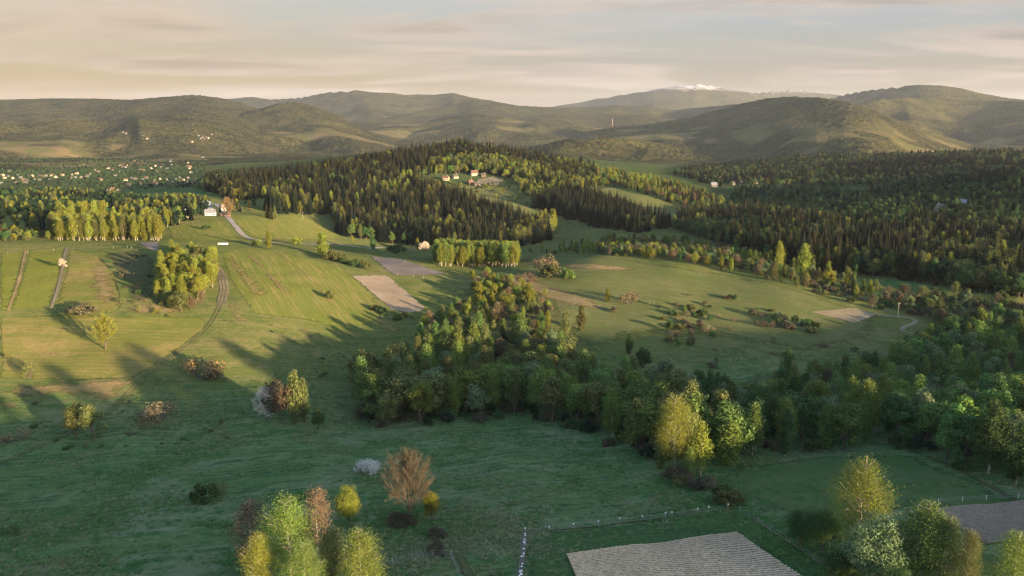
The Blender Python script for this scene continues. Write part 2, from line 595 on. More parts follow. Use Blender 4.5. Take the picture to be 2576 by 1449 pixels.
def plain_mat(name, c, var=0.25, scale=3.0, rough=0.85, c2=None):
    m, t = new_mat(name)
    n_ = noise(t, pos(t), scale, 4, 0.65).outputs[0]
    c2 = c2 or tuple(x * (1 - var) for x in c)
    col = mixc(t, ramp(t, n_, 0.35, 0.65), c, c2)
    b = nd(t, 'ShaderNodeBsdfPrincipled')
    t.links.new(col, b.inputs['Base Color'])
    b.inputs['Roughness'].default_value = rough
    b.inputs['Specular IOR Level'].default_value = 0.25
    out_surf(t, b.outputs[0])
    return m


def far_wood_mat(name, snow=False, dark=(0.015, 0.023, 0.013), mid=(0.060, 0.056, 0.026), fresh=(0.092, 0.086, 0.031)):
    m, t = new_mat(name)
    p = pos(t)
    big = noise(t, p, 0.0016, 5, 0.6, 0.8).outputs[0]
    stand = noise(t, p, 0.0065, 4, 0.6, 0.5).outputs[0]
    tree = noise(t, p, 0.06, 4, 0.7).outputs[0]
    col = mixc(t, ramp(t, math_n(t, 'MULTIPLY_ADD', stand, 0.55, math_n(t, 'MULTIPLY', tree, 0.45)), 0.37, 0.54), dark, mid)
    col = mixc(t, ramp(t, math_n(t, 'ADD', math_n(t, 'MULTIPLY', big, 0.6), math_n(t, 'MULTIPLY', tree, 0.4)), 0.50, 0.64), col, fresh)
    col = mixc(t, math_n(t, 'MULTIPLY', ramp(t, stand, 0.60, 0.66), 0.55), col, (0.105, 0.085, 0.042))
    col = vmath(t, 'SCALE', col, scale=math_n(t, 'MULTIPLY_ADD', ramp(t, tree, 0.32, 0.68), 0.6, 0.65))
    at = nd(t, 'ShaderNodeAttribute', attribute_name='clearing')
    patch = noise(t, p, 0.012, 3, 0.5).outputs[0]
    mead = mixc(t, ramp(t, patch, 0.45, 0.55), (0.110, 0.108, 0.040), (0.160, 0.120, 0.060))
    col = mixc(t, at.outputs['Fac'], col, mead)
    if snow:
        sx = nd(t, 'ShaderNodeSeparateXYZ')
        t.links.new(p, sx.inputs[0])
        sn = noise(t, p, 0.0045, 5, 0.75).outputs[0]
        hh = math_n(t, 'ADD', math_n(t, 'MULTIPLY', sx.outputs[2], 0.0030), sn)
        bald = ramp(t, hh, 2.0, 2.5)
        col = mixc(t, bald, col, (0.16, 0.13, 0.09))
        f = ramp(t, math_n(t, 'ADD', hh, math_n(t, 'MULTIPLY', noise(t, p, 0.012, 4, 0.8).outputs[0], 0.55)), 2.16, 2.62)
        col = mixc(t, math_n(t, 'MULTIPLY', f, 0.8), col, (0.68, 0.62, 0.60))
    b = nd(t, 'ShaderNodeBsdfDiffuse')
    t.links.new(col, b.inputs['Color'])
    bp = nd(t, 'ShaderNodeBump')
    bp.inputs['Strength'].default_value = 1.0
    bp.inputs['Distance'].default_value = 14.0
    t.links.new(tree, bp.inputs['Height'])
    t.links.new(micro_normal(t, 0.75, bp.outputs[0]), b.inputs['Normal'])
    out_surf(t, b.outputs[0])
    return m


M_GROUND = grass_mat('meadow_grass', (0.048, 0.110, 0.038), (0.104, 0.176, 0.056), (0.205, 0.215, 0.125), 0.80, streak=0.16, streak_amt=0.62, feather=False,
                     hill=((0.085, 0.115, 0.034), (0.110, 0.135, 0.036), (0.190, 0.165, 0.075)))
M_SHADE = grass_mat('rough_grass', (0.060, 0.090, 0.030), (0.046, 0.080, 0.026), (0.150, 0.130, 0.070), 0.8)
M_LIME = grass_mat('spring_crop', (0.150, 0.162, 0.032), (0.122, 0.152, 0.028), (0.220, 0.185, 0.066), 0.35, streak=1.25, streak_amt=0.3)
M_HAY = grass_mat('hay_field', (0.150, 0.150, 0.040), (0.115, 0.145, 0.032), (0.260, 0.190, 0.085), 0.8, streak=0.0, streak_amt=0.55)
M_DRY = grass_mat('dry_grass', (0.230, 0.165, 0.080), (0.150, 0.130, 0.050), (0.330, 0.250, 0.140), 0.7, streak=0.05, streak_amt=0.3)
M_STRIP = grass_mat('strip_field', (0.140, 0.150, 0.036), (0.110, 0.145, 0.030), (0.245, 0.190, 0.085), 0.35, streak=2.02, streak_amt=0.6)
M_TANSTRIP = grass_mat('stubble_strip', (0.200, 0.155, 0.065), (0.150, 0.145, 0.045), (0.250, 0.190, 0.090), 0.5, streak=2.02, streak_amt=0.5)
M_OLIVE = grass_mat('pasture', (0.120, 0.130, 0.048), (0.085, 0.120, 0.034), (0.220, 0.190, 0.100), 0.55, streak=2.75, streak_amt=0.30)
M_BRUSHSHADE = grass_mat('brush_with_shade', (0.095, 0.092, 0.048), (0.072, 0.088, 0.036), (0.140, 0.112, 0.072), 0.6)  # dull brush colour that also holds painted shade on the hillside patch
M_MEADOW2 = grass_mat('grazed_meadow', (0.072, 0.130, 0.044), (0.058, 0.118, 0.038), (0.130, 0.155, 0.070), 0.7)
M_GARDEN = grass_mat('mown_grass', (0.064, 0.116, 0.042), (0.052, 0.102, 0.036), (0.115, 0.140, 0.062), 0.45)
M_SOILPINK = soil_mat('dry_soil', (0.33, 0.245, 0.16), (0.265, 0.195, 0.125), rows=2.1, period=1.6)
M_SOILGREY = soil_mat('tilled_soil', (0.205, 0.165, 0.135), (0.16, 0.125, 0.105), rows=2.4, period=1.4)
M_SOILBED = soil_mat('furrowed_soil', (0.60, 0.43, 0.275), (0.50, 0.36, 0.23), furrow_shade=(0.23, 0.165, 0.11))
M_SOILDARK = soil_mat('dark_soil_with_shade', (0.27, 0.215, 0.16), (0.21, 0.165, 0.125), furrow_shade=(0.13, 0.105, 0.085))
M_ROAD = soil_mat('gravel', (0.31, 0.26, 0.22), (0.25, 0.21, 0.18))
M_TRACK = soil_mat('worn_earth', (0.24, 0.185, 0.12), (0.17, 0.14, 0.085))
M_RUT = grass_mat('worn_rut', (0.130, 0.120, 0.060), (0.095, 0.105, 0.045), (0.20, 0.16, 0.10), 0.8)
M_FLOOR = grass_mat('forest_floor', (0.035, 0.040, 0.018), (0.028, 0.036, 0.014), (0.070, 0.055, 0.032), 0.5)
M_VALLEY = grass_mat('valley_grass', (0.060, 0.090, 0.034), (0.046, 0.076, 0.030), (0.130, 0.115, 0.055), 0.6, feather=False)
M_LEAF = leaf_mat('foliage')
M_NEEDLE = leaf_mat('needles', 0.12)
M_TWIG = leaf_mat('twigs_and_buds', 0.2)
M_BARK = plain_mat('bark', (0.13, 0.10, 0.075), 0.5, 2.0)
M_BIRCH = plain_mat('birch_bark', (0.42, 0.37, 0.31), 0.6, 1.6, c2=(0.17, 0.145, 0.12))
M_WOODY = [far_wood_mat('far_woodland_%d' % i, snow=False) for i in range(1)]
M_SNOWY = far_wood_mat('snowy_heights', snow=True)
M_POST = plain_mat('weathered_wood', (0.34, 0.30, 0.25), 0.4, 6)
M_POSTW = plain_mat('white_paint', (0.72, 0.70, 0.66), 0.1, 4)
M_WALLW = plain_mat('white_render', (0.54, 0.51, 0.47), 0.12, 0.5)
M_WALLSHADE = plain_mat('shade_dimmed_render', (0.135, 0.125, 0.11), 0.2, 0.3)  # distant white walls with the village shade put into their colour
M_WALLC = plain_mat('cream_render', (0.42, 0.34, 0.24), 0.2, 0.5)
M_WALLB = plain_mat('timber_wall', (0.20, 0.12, 0.07), 0.3, 1.0)
M_ROOFR = plain_mat('red_roof', (0.140, 0.078, 0.056), 0.25, 0.8)
M_ROOFG = plain_mat('grey_roof', (0.20, 0.20, 0.21), 0.25, 0.8)
M_ROOFD = plain_mat('dark_roof', (0.085, 0.070, 0.062), 0.3, 0.8)
M_GLASS = plain_mat('window_glass', (0.03, 0.035, 0.04), 0.2, 1.0, rough=0.1)
M_RED = plain_mat('red_paint', (0.55, 0.06, 0.04), 0.1, 1.0)
M_WIRE = plain_mat('wire', (0.30, 0.29, 0.27), 0.2, 2.0)
M_STONE = plain_mat('pale_stone', (0.46, 0.43, 0.39), 0.3, 2.0)


# ------------------------------------------------------------------ mesh helpers
def mesh_np(name, verts, quads=None, tris=None, mats=(), smooth=False, midx=None):
    verts = np.asarray(verts, np.float32).reshape(-1, 3)
    q = np.asarray(quads, np.int32).reshape(-1, 4) if quads is not None and len(quads) else np.zeros((0, 4), np.int32)
    tr = np.asarray(tris, np.int32).reshape(-1, 3) if tris is not None and len(tris) else np.zeros((0, 3), np.int32)
    me = bpy.data.meshes.new(name)
    me.vertices.add(len(verts))
    me.vertices.foreach_set('co', verts.ravel())
    nl = q.size + tr.size
    me.loops.add(nl)
    me.loops.foreach_set('vertex_index', np.concatenate([q.ravel(), tr.ravel()]))
    me.polygons.add(len(q) + len(tr))
    st = np.concatenate([np.arange(len(q)) * 4, q.size + np.arange(len(tr)) * 3]).astype(np.int32)
    me.polygons.foreach_set('loop_start', st)
    for m in mats:
        me.materials.append(m)
    if midx is not None:
        me.polygons.foreach_set('material_index', np.asarray(midx, np.int32))
    me.polygons.foreach_set('use_smooth', np.full(len(q) + len(tr), bool(smooth)))
    me.update(calc_edges=True)
    return me


def link(name, data, parent=None, loc=None, rot=None, scl=None):
    o = bpy.data.objects.new(name, data)
    COL.objects.link(o)
    if parent is not None:
        o.parent = parent
    if loc is not None:
        o.location = loc
    if rot is not None:
        o.rotation_euler = rot
    if scl is not None:
        o.scale = scl
    return o


def tag(o, label=None, cat=None, group=None, kind=None):
    if label:
        o['label'] = label
    if cat:
        o['category'] = cat
    if group:
        o['group'] = group
    if kind:
        o['kind'] = kind
    return o


class MB:
    """collects shapes of one part"""
    def __init__(self):
        self.v, self.q, self.t = [], [], []
        self.n = 0

    def add(self, v, q=(), t=()):
        v = np.asarray(v, float).reshape(-1, 3)
        if len(q):
            self.q.append(np.asarray(q, int).reshape(-1, 4) + self.n)
        if len(t):
            self.t.append(np.asarray(t, int).reshape(-1, 3) + self.n)
        self.v.append(v)
        self.n += len(v)
        return self

    def box(self, lo, hi):
        x0, y0, z0 = lo
        x1, y1, z1 = hi
        v = [(x0, y0, z0), (x1, y0, z0), (x1, y1, z0), (x0, y1, z0), (x0, y0, z1), (x1, y0, z1), (x1, y1, z1), (x0, y1, z1)]
        return self.add(v, [(0, 3, 2, 1), (4, 5, 6, 7), (0, 1, 5, 4), (1, 2, 6, 5), (2, 3, 7, 6), (3, 0, 4, 7)])

    def tube(self, pts, rad, sides=5):
        pts = np.asarray(pts, float)
        n = len(pts)
        rad = np.broadcast_to(np.asarray(rad, float), (n,))
        tan = np.gradient(pts, axis=0)
        tan /= np.linalg.norm(tan, axis=1)[:, None] + 1e-9
        ref = np.where(np.abs(tan[:, 2:3]) > 0.9, np.array([[1.0, 0, 0]]), np.array([[0, 0, 1.0]]))
        a = np.cross(tan, ref)
        a /= np.linalg.norm(a, axis=1)[:, None] + 1e-9
        b = np.cross(tan, a)
        ang = np.arange(sides) / sides * 2 * math.pi
        v = pts[:, None] + rad[:, None, None] * (a[:, None] * np.cos(ang)[None, :, None] + b[:, None] * np.sin(ang)[None, :, None])
        q = []
        for i in range(n - 1):
            for j in range(sides):
                k = (j + 1) % sides
                q.append((i * sides + j, i * sides + k, (i + 1) * sides + k, (i + 1) * sides + j))
        return self.add(v.reshape(-1, 3), q)

    def mesh(self, name, mats, smooth=False):
        return mesh_np(name, np.concatenate(self.v), np.concatenate(self.q) if self.q else None,
                       np.concatenate(self.t) if self.t else None, mats, smooth)


# ------------------------------------------------------------------ ground and hills
idx = np.arange(nT * nR).reshape(nT, nR)


def grid_faces(i0, i1, j0, j1, wrap):
    ii = np.arange(i0, i1)
    nx = (ii + 1) % nT if wrap else ii + 1
    jj = np.arange(j0, j1)
    a = idx[ii][:, jj]
    b = idx[nx][:, jj]
    c = idx[nx][:, jj + 1]
    d = idx[ii][:, jj + 1]
    return np.stack([a, d, c, b], -1)


ALLV = np.stack([GX, GY, GZ], -1).reshape(-1, 3)
CLR = clearing.ravel()


def sub_terrain(name, faces, mat, label=None):
    used, inv = np.unique(faces.ravel(), return_inverse=True)
    me = mesh_np(name, ALLV[used], inv.reshape(-1, 4), mats=[mat], smooth=True)
    at = me.attributes.new('clearing', 'FLOAT', 'POINT')
    at.data.foreach_set('value', CLR[used].astype(np.float32))
    o = link(name, me)
    tag(o, label, kind='structure')
    return o


near = grid_faces(0, nT, 0, NEAR_ROWS - 1, True).reshape(-1, 4)
fc = ALLV[near].mean(1)
cu, cv_, _ = project(fc[:, 0], fc[:, 1], fc[:, 2])
rr_ = np.hypot(fc[:, 0], fc[:, 1])
isvalley = (rr_ > 1250)
sub_terrain('ground', near[~isvalley], M_GROUND, 'green grassy valley ground between the fields and woods')
sub_terrain('valley_floor', near[isvalley], M_VALLEY, 'broad hazy valley ground beyond the wooded hill')
cap = MB()
cap.add(np.concatenate([[[0, 0, float(GZ[:, 0].mean())]], np.stack([GX[:, 0], GY[:, 0], GZ[:, 0]], -1)]),
        t=[(0, 1 + (i + 1) % nT, 1 + i) for i in range(nT)])
tag(link('ground_below_camera', cap.mesh('ground_below_camera', [M_GROUND])), 'grass straight below the viewpoint', kind='structure')
farf = grid_faces(0, nT, NEAR_ROWS - 1, nR - 1, True)
fw = WHO[np.arange(nT)][:, NEAR_ROWS - 1:nR - 1]
HL = {'wooded_hill_a': 'brown green wooded hill at the far left above the village',
      'wooded_hill_b': 'long wooded ridge on the left skyline behind the nearer hills',
      'wooded_hill_c': 'rounded wooded hill with meadows left of centre beyond the village',
      'far_ridge': 'hazy double topped ridge on the skyline left of centre',
      'middle_ridge': 'olive wooded ridge in the middle distance below the snowy mountain',
      'low_ridge': 'low shaded wooded ridge directly behind the central hill',
      'snowy_mountain': 'pale hazy mountain with snow patches on its summit',
      'right_ridge': 'blue grey flat topped ridge on the right skyline',
      'wooded_hill_d': 'large dark wooded hill on the right with a rounded top',
      'wooded_hill_e': 'wooded ridge at the right edge behind the large dark hill',
      'wooded_hill_f': 'low wooded rise right of centre below the red and white mast'}
for k, rg in enumerate(RANGES):
    fsel = farf[fw == k]
    if len(fsel):
        nm = 'mountain' if 'snowy' in rg[0] else ('ridge' if 'ridge' in rg[0] else 'hill')
        sub_terrain(nm, fsel.reshape(-1, 4), M_SNOWY if 'snowy' in rg[0] else M_WOODY[0], HL[rg[0]])
sub_terrain('far_plain', farf[fw < 0].reshape(-1, 4), M_WOODY[0], 'patchwork of woods and meadows on the far valley floor')


# ------------------------------------------------------------------ fields, road and tracks draped on the land
def drape(name, poly, mat, label, lift=0.12, step=4.0, n_edge=6, feather=None):
    if feather is None:
        feather = 16.0 if name == 'pasture' else 9.0 if name in ('dry_patch', 'rough_patch') else 6.0 if name in ('meadow', 'stubble_strip') else 1.5
    P = []
    m = len(poly)
    for i in range(m):
        (u0, v0), (u1, v1) = poly[i], poly[(i + 1) % m]
        for k in range(n_edge):
            f = k / n_edge
            x, y, z = ground(u0 + (u1 - u0) * f, v0 + (v1 - v0) * f)
            P.append((x, y))
    P = np.array(P)
    # worn, slightly uneven border
    P += RNG.normal(0, 0.18, P.shape)
    bm = bmesh.new()
    vs = [bm.verts.new((x, y, 0)) for x, y in P]
    f = bm.faces.new(vs)
    bmesh.ops.triangulate(bm, faces=[f])
    lo, hi = P.min(0), P.max(0)
    for ax in (0, 1):
        n = max(1, int((hi[ax] - lo[ax]) / step))
        for k in range(1, n):
            co = [0, 0, 0]
            no = [0, 0, 0]
            co[ax] = lo[ax] + (hi[ax] - lo[ax]) * k / n
            no[ax] = 1
            bmesh.ops.bisect_plane(bm, geom=bm.verts[:] + bm.edges[:] + bm.faces[:], plane_co=co, plane_no=no, dist=1e-4)
    bmesh.ops.recalc_face_normals(bm, faces=bm.faces)
    co = np.array([v.co[:] for v in bm.verts])
    zz = zt(co[:, 0], co[:, 1]) + lift
    for v, z in zip(bm.verts, zz):
        v.co.z = z
    bm.normal_update()
    if sum(fa.normal.z for fa in bm.faces) < 0:
        bmesh.ops.reverse_faces(bm, faces=bm.faces)
    me = bpy.data.meshes.new(name)
    bm.to_mesh(me)
    bm.free()
    me.materials.append(mat)
    for p_ in me.polygons:
        p_.use_smooth = True
    d2 = np.full(len(co), 1e9)
    for i in range(len(P)):
        a, b = P[i], P[(i + 1) % len(P)]
        ab = b - a
        k = np.clip(((co[:, :2] - a) @ ab) / (ab @ ab + 1e-9), 0, 1)
        d2 = np.minimum(d2, np.linalg.norm(co[:, :2] - a - k[:, None] * ab, axis=1))
    at = me.attributes.new('edge', 'FLOAT', 'POINT')
    at.data.foreach_set('value', np.clip(d2 / feather, 0, 1.3).astype(np.float32))
    o = link(name, me)
    tag(o, label, kind='structure')
    return o


def world_line(pts, step=2.5):
    W = np.array([ground(u, v)[:2] for u, v in pts])
    # smooth (Catmull-Rom like) resample
    seg = np.concatenate([[0], np.cumsum(np.linalg.norm(np.diff(W, axis=0), axis=1))])
    s = np.arange(0, seg[-1], step)
    x = np.interp(s, seg, W[:, 0])
    y = np.interp(s, seg, W[:, 1])
    ker = np.hanning(9)
    ker /= ker.sum()
    if len(x) > 12:
        xp = np.pad(x, 4, mode='reflect', reflect_type='odd')
        yp = np.pad(y, 4, mode='reflect', reflect_type='odd')
        x, y = np.convolve(xp, ker, 'valid'), np.convolve(yp, ker, 'valid')
    return np.stack([x, y], -1)


def ribbon_mesh(name, line, w0, w1, mat, lift=0.16, jitter=0.12):
    d = np.gradient(line, axis=0)
    d /= np.linalg.norm(d, axis=1)[:, None] + 1e-9
    nrm = np.stack([-d[:, 1], d[:, 0]], -1)
    cols = []
    for f in (0, 0.33, 0.67, 1):
        j = RNG.normal(0, jitter, (len(line), 1)) if f in (0, 1) else 0
        p = line + nrm * (w0 + (w1 - w0) * f + j)
        cols.append(np.concatenate([p, (zt(p[:, 0], p[:, 1]) + lift)[:, None]], 1))
    v = np.stack(cols, 1)
    n = len(line)
    q = []
    for i in range(n - 1):
        for j in range(3):
            a = i * 4 + j
            q.append((a, a + 4, a + 5, a + 1))
    me = mesh_np(name, v.reshape(-1, 3), q, mats=[mat], smooth=True)
    at = me.attributes.new('edge', 'FLOAT', 'POINT')
    at.data.foreach_set('value', np.tile([0.35, 1.0, 1.0, 0.35], n).astype(np.float32))
    if sum(p_.normal.z for p_ in me.polygons) < 0:
        me.flip_normals()
    return me


def ribbon(name, pts, w, mat, label, lift=0.16):
    o = link(name, ribbon_mesh(name, world_line(pts), -w / 2, w / 2, mat, lift))
    return tag(o, label, kind='structure')


F = drape
F('field', [(0, 638), (62, 632), (40, 720), (18, 784), (0, 784)], M_LIME, 'narrow bright green strip field at the left edge', 0.12)
F('field', [(74, 630), (162, 624), (152, 690), (135, 740), (124, 776), (28, 780), (48, 715)], M_LIME, 'bright green strip field left of the white blossoming tree', 0.12)
F('field', [(172, 626), (245, 640), (290, 690), (305, 745), (300, 788), (140, 778), (150, 735), (165, 680)], M_HAY, 'yellowing strip field right of the white blossoming tree', 0.12)
F('dry_patch', [(226, 650), (262, 650), (300, 720), (305, 760), (240, 775), (222, 720)], M_DRY, 'orange dry grass patch in the yellowing strip field', 0.2)
F('rough_patch', [(250, 640), (330, 628), (395, 640), (400, 690), (388, 762), (318, 762), (300, 700)], M_BRUSHSHADE, 'brown dry grass with painted tree shade, left of the tall hillside trees', 0.13)  # dry grass with the tree group's cast shade painted into its colour
F('field', [(0, 797), (180, 792), (360, 795), (520, 800), (515, 830), (430, 892), (340, 950), (200, 958), (0, 952)], M_HAY, 'broad yellow green hillside field below the strip fields', 0.12)
F('dry_patch', [(0, 846), (130, 846), (250, 848), (250, 854), (120, 856), (0, 856)], M_DRY, 'long tan streak across the hillside field, upper one', 0.2)
F('dry_patch', [(0, 886), (120, 880), (260, 876), (330, 880), (320, 888), (140, 896), (0, 898)], M_DRY, 'long tan streak across the hillside field, lower one', 0.2)
F('dry_patch', [(300, 770), (390, 760), (500, 785), (470, 792), (350, 792), (300, 786)], M_DRY, 'tan dead grass at the foot of the tall hillside trees', 0.22)
F('dry_patch', [(0, 966), (150, 958), (340, 946), (352, 960), (290, 1018), (190, 1000), (60, 1004), (0, 1000)], M_DRY, 'pale dry grass bank at the left edge below the hillside field', 0.14)
F('dry_patch', [(0, 1000), (50, 1004), (60, 1030), (0, 1032)], M_DRY, 'orange dry grass corner at the left edge below the pale bank', 0.16)
F('field', [(556, 636), (600, 624), (680, 626), (760, 648), (850, 668), (940, 740), (960, 800), (880, 830), (740, 800), (640, 790), (575, 700)], M_STRIP, 'green and gold striped field right of the curving track', 0.12)
for i, (a, b, c, d) in enumerate([((562, 650), (588, 640), (680, 742), (636, 752)), ((612, 640), (636, 640), (745, 742), (712, 745))]):
    F('stubble_strip', [a, b, c, d], M_TANSTRIP, ['tan stubble strip nearest the curving track', 'tan stubble strip in the middle of the striped field'][i], 0.2)
F('dry_patch', [(566, 745), (590, 740), (655, 838), (625, 845), (570, 790)], M_DRY, 'tan grass verge on the right of the curving track', 0.2)
F('rough_patch', [(350, 1020), (450, 1018), (455, 1050), (400, 1062), (352, 1050)], M_DRY, 'pale dead brush patch on the shaded slope at left', 0.14)
F('field', [(420, 562), (540, 546), (556, 552), (580, 580), (606, 604), (520, 606), (430, 604)], M_STRIP, 'sunlit field left of the gravel road', 0.12)
F('field', [(575, 545), (640, 542), (760, 540), (820, 560), (858, 600), (740, 606), (650, 600), (612, 580)], M_STRIP, 'sunlit field right of the gravel road below the spruces', 0.12)
F('ploughed_field', [(880, 693), (975, 692), (1074, 776), (1056, 785), (1030, 787), (985, 780)], M_SOILPINK, 'bare pinkish ploughed field in the centre left', 0.16)
F('ploughed_field', [(928, 644), (1010, 652), (1126, 690), (1010, 695), (985, 690)], M_SOILGREY, 'grey brown tilled field left of the birch grove', 0.16)
F('ploughed_field', [(345, 610), (402, 608), (402, 630), (378, 632)], M_SOILGREY, 'small grey tilled plot below the row of golden birches', 0.16)
F('rough_patch', [(930, 790), (965, 788), (1015, 830), (1000, 845), (950, 830)], M_DRY, 'small pale grass patch below the pinkish ploughed field', 0.16)
F('pasture', [(1312, 642), (1500, 644), (1700, 668), (1950, 708), (2140, 768), (2230, 800), (2200, 860), (2050, 890), (1900, 870),
              (1760, 840), (1600, 850), (1480, 900), (1410, 840), (1360, 770), (1250, 715), (1180, 690), (1290, 672)], M_OLIVE, 'large olive pasture right of the birch grove', 0.12)
F('dry_patch', [(1380, 664), (1480, 660), (1640, 676), (1560, 684), (1420, 676)], M_DRY, 'straw coloured patch in the upper part of the olive pasture', 0.2)
F('dry_patch', [(1220, 690), (1330, 696), (1480, 745), (1560, 790), (1420, 770), (1300, 730)], M_DRY, 'tan grass slope in the left part of the olive pasture', 0.2)
F('dry_patch', [(2040, 785), (2150, 775), (2200, 792), (2150, 812), (2120, 806)], M_TRACK, 'bare worn ground at the lower right corner of the olive pasture', 0.2)
F('meadow', [(1480, 548), (1490, 478), (1540, 470), (1640, 500), (1706, 520), (1704, 550), (1660, 545), (1560, 500)], M_OLIVE, 'sunlit clearing on the right flank of the wooded hill', 0.13)
F('meadow', [(1150, 476), (1230, 470), (1330, 520), (1400, 545), (1480, 575), (1400, 590), (1330, 555), (1240, 520)], M_OLIVE, 'sloping grass clearing below the hilltop houses', 0.13)
F('yard', [(1200, 452), (1240, 444), (1268, 452), (1250, 466), (1200, 464)], M_TRACK, 'bare tan yard among the hilltop houses', 0.2)
F('meadow', [(2160, 712), (2240, 702), (2340, 712), (2372, 734), (2280, 732)], M_MEADOW2, 'small shaded meadow in front of the right spruce wood', 0.12)
F('meadow', [(1850, 1170), (2060, 1146), (2280, 1140), (2400, 1180), (2575, 1262), (2575, 1300), (2330, 1272), (2100, 1330), (1960, 1290), (1780, 1215)], M_MEADOW2, 'shaded grazed meadow on the right behind the bottom trees', 0.12)
F('garden_plot', [(1322, 1344), (1580, 1318), (1815, 1288), (1860, 1292), (1990, 1372), (2140, 1470), (1312, 1470)], M_GARDEN, 'mown grass plot round the furrowed field', 0.12)
F('meadow', [(300, 478), (420, 470), (560, 474), (560, 492), (430, 500), (330, 498)], M_MEADOW2, 'green pasture strip beside the far village', 0.14)

ribbon('gravel_road', [(557, 538), (572, 546), (586, 562), (602, 582), (622, 598), (654, 606), (694, 612), (743, 614), (860, 616), (960, 622), (1050, 628)], 5.5, M_ROAD,
       'pale gravel road running up to the white farmhouse', 0.25)
TR = [(545, 672), (560, 700), (566, 730), (556, 768), (540, 800), (510, 838), (450, 884), (385, 930), (330, 985), (280, 1035), (220, 1066), (140, 1104), (60, 1140), (-40, 1180)]
trk = link('dirt_track', None)
tag(trk, 'two rutted dirt track curving down the left hillside', kind='structure')
tl = world_line(TR)
link('rut', ribbon_mesh('rut', tl, -1.25, -0.55, M_RUT, 0.24, 0.08), trk)
link('rut', ribbon_mesh('rut', tl, 0.55, 1.25, M_RUT, 0.24, 0.08), trk)
link('bare_verge', ribbon_mesh('bare_verge', tl[:38], -2.6, 2.4, M_TRACK, 0.18, 0.3), trk)
ribbon('field_path', [(65, 630), (52, 690), (38, 735), (20, 786)], 1.6, M_DRY, 'dry grass path between the two left strip fields', 0.24)
ribbon('field_path', [(168, 622), (158, 665), (150, 710), (140, 745), (128, 778)], 1.6, M_TRACK, 'narrow brown path under the white blossoming tree', 0.24)
ribbon('field_path', [(600, 626), (650, 660), (690, 705), (720, 752)], 0.9, M_DRY, 'thin pale path through the striped field, left one', 0.26)
ribbon('field_path', [(680, 628), (740, 665), (800, 720), (830, 760)], 0.8, M_DRY, 'thin pale path through the striped field, right one', 0.26)
ribbon('dirt_track', [(2130, 775), (2180, 788), (2230, 796), (2290, 800), (2310, 810), (2265, 826), (2270, 836), (2330, 846), (2400, 862)], 2.6, M_TRACK, 'pale switchback track by the utility pole', 0.25)
ribbon('dirt_track', [(1115, 1345), (1150, 1385), (1180, 1449), (1190, 1480)], 1.8, M_RUT, 'faint worn track beside the bottom wire fence', 0.24)
ribbon('dirt_strip', [(1320, 1342), (1314, 1390), (1308, 1470)], 1.2, M_SOILDARK, 'bare earth strip along the left edge of the mown plot', 0.24)
ribbon('field_edge', [(1322, 1340), (1450, 1330), (1600, 1312), (1740, 1292), (1820, 1282), (1870, 1292), (1940, 1335), (2030, 1395), (2140, 1470)], 0.6, M_RUT, 'pale trodden edge under the wire fence of the mown plot', 0.26)
ribbon('hedge_ditch', [(2330, 1150), (2420, 1185), (2520, 1240), (2600, 1285)], 1.4, M_BRUSHSHADE, 'dark ditch between the shaded meadow and the right wood', 0.26)


def furrowed(name, poly, mat, label, period, ang_pts):
    """ridges and furrows as real relief, each row following the far edge of the bed"""
    W = [np.array(ground(u, v)[:2]) for u, v in poly]       # order: far left, far right, near right, near left
    a, b, c, d = W
    L = np.linalg.norm(d - a)
    n = int(L / period)
    rows, nx = n * 4, 150
    s = np.linspace(0, 1, rows + 1)[:, None, None]
    t_ = np.linspace(0, 1, nx + 1)[None, :, None]
    P = (a * (1 - t_) + b * t_) * (1 - s) + (d * (1 - t_) + c * t_) * s
    lenx = np.linalg.norm(b - a)
    ph = (np.arange(rows + 1) % 4)
    hgt = np.array([0, 0.05, 0.22, 0.20])[ph][:, None]
    z = zt(P[..., 0], P[..., 1]) + 0.36 + hgt * (1 + 0.3 * RNG.normal(0, 1, P.shape[:2]).clip(-2, 2)) + 0.015 * RNG.normal(0, 1, P.shape[:2])
    v = np.concatenate([P, z[..., None]], -1)
    ii = np.arange((rows + 1) * (nx + 1)).reshape(rows + 1, nx + 1)
    q = np.stack([ii[:-1, :-1], ii[1:, :-1], ii[1:, 1:], ii[:-1, 1:]], -1).reshape(-1, 4)
    me = mesh_np(name, v.reshape(-1, 3), q, mats=[mat], smooth=False)
    if sum(p_.normal.z for p_ in list(me.polygons)[:200]) < 0:
        me.flip_normals()
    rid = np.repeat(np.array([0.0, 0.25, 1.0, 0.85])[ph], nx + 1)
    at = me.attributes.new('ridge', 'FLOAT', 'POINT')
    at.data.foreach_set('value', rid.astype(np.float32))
    return tag(link(name, me), label, kind='structure')


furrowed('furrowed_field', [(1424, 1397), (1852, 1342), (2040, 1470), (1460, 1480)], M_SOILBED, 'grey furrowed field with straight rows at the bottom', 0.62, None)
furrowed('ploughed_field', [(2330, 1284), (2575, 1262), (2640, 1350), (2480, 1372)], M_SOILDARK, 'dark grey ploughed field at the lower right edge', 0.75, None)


# ------------------------------------------------------------------ tree shapes
def unit(v):
    return v / (np.linalg.norm(v, axis=-1, keepdims=True) + 1e-9)


def leaf_quads(p, size, rng, outw=None, spread=0.8, aspect=0.7):
    n = len(p)
    nrm = rng.normal(0, 1, (n, 3)) * spread
    if outw is not None:
        nrm = nrm + outw
    nrm = unit(nrm)
    t1 = unit(np.cross(nrm, rng.normal(0, 1, (n, 3))))
    t2 = np.cross(nrm, t1)
    s = (size * rng.uniform(0.55, 1.35, n))[:, None]
    v = np.stack([p - t1 * s * 0.6, p + t2 * s * 0.6 * aspect, p + t1 * s * 0.6, p - t2 * s * 0.6 * aspect], 1)
    q = np.arange(n * 4).reshape(n, 4)
    return v.reshape(-1, 3), q


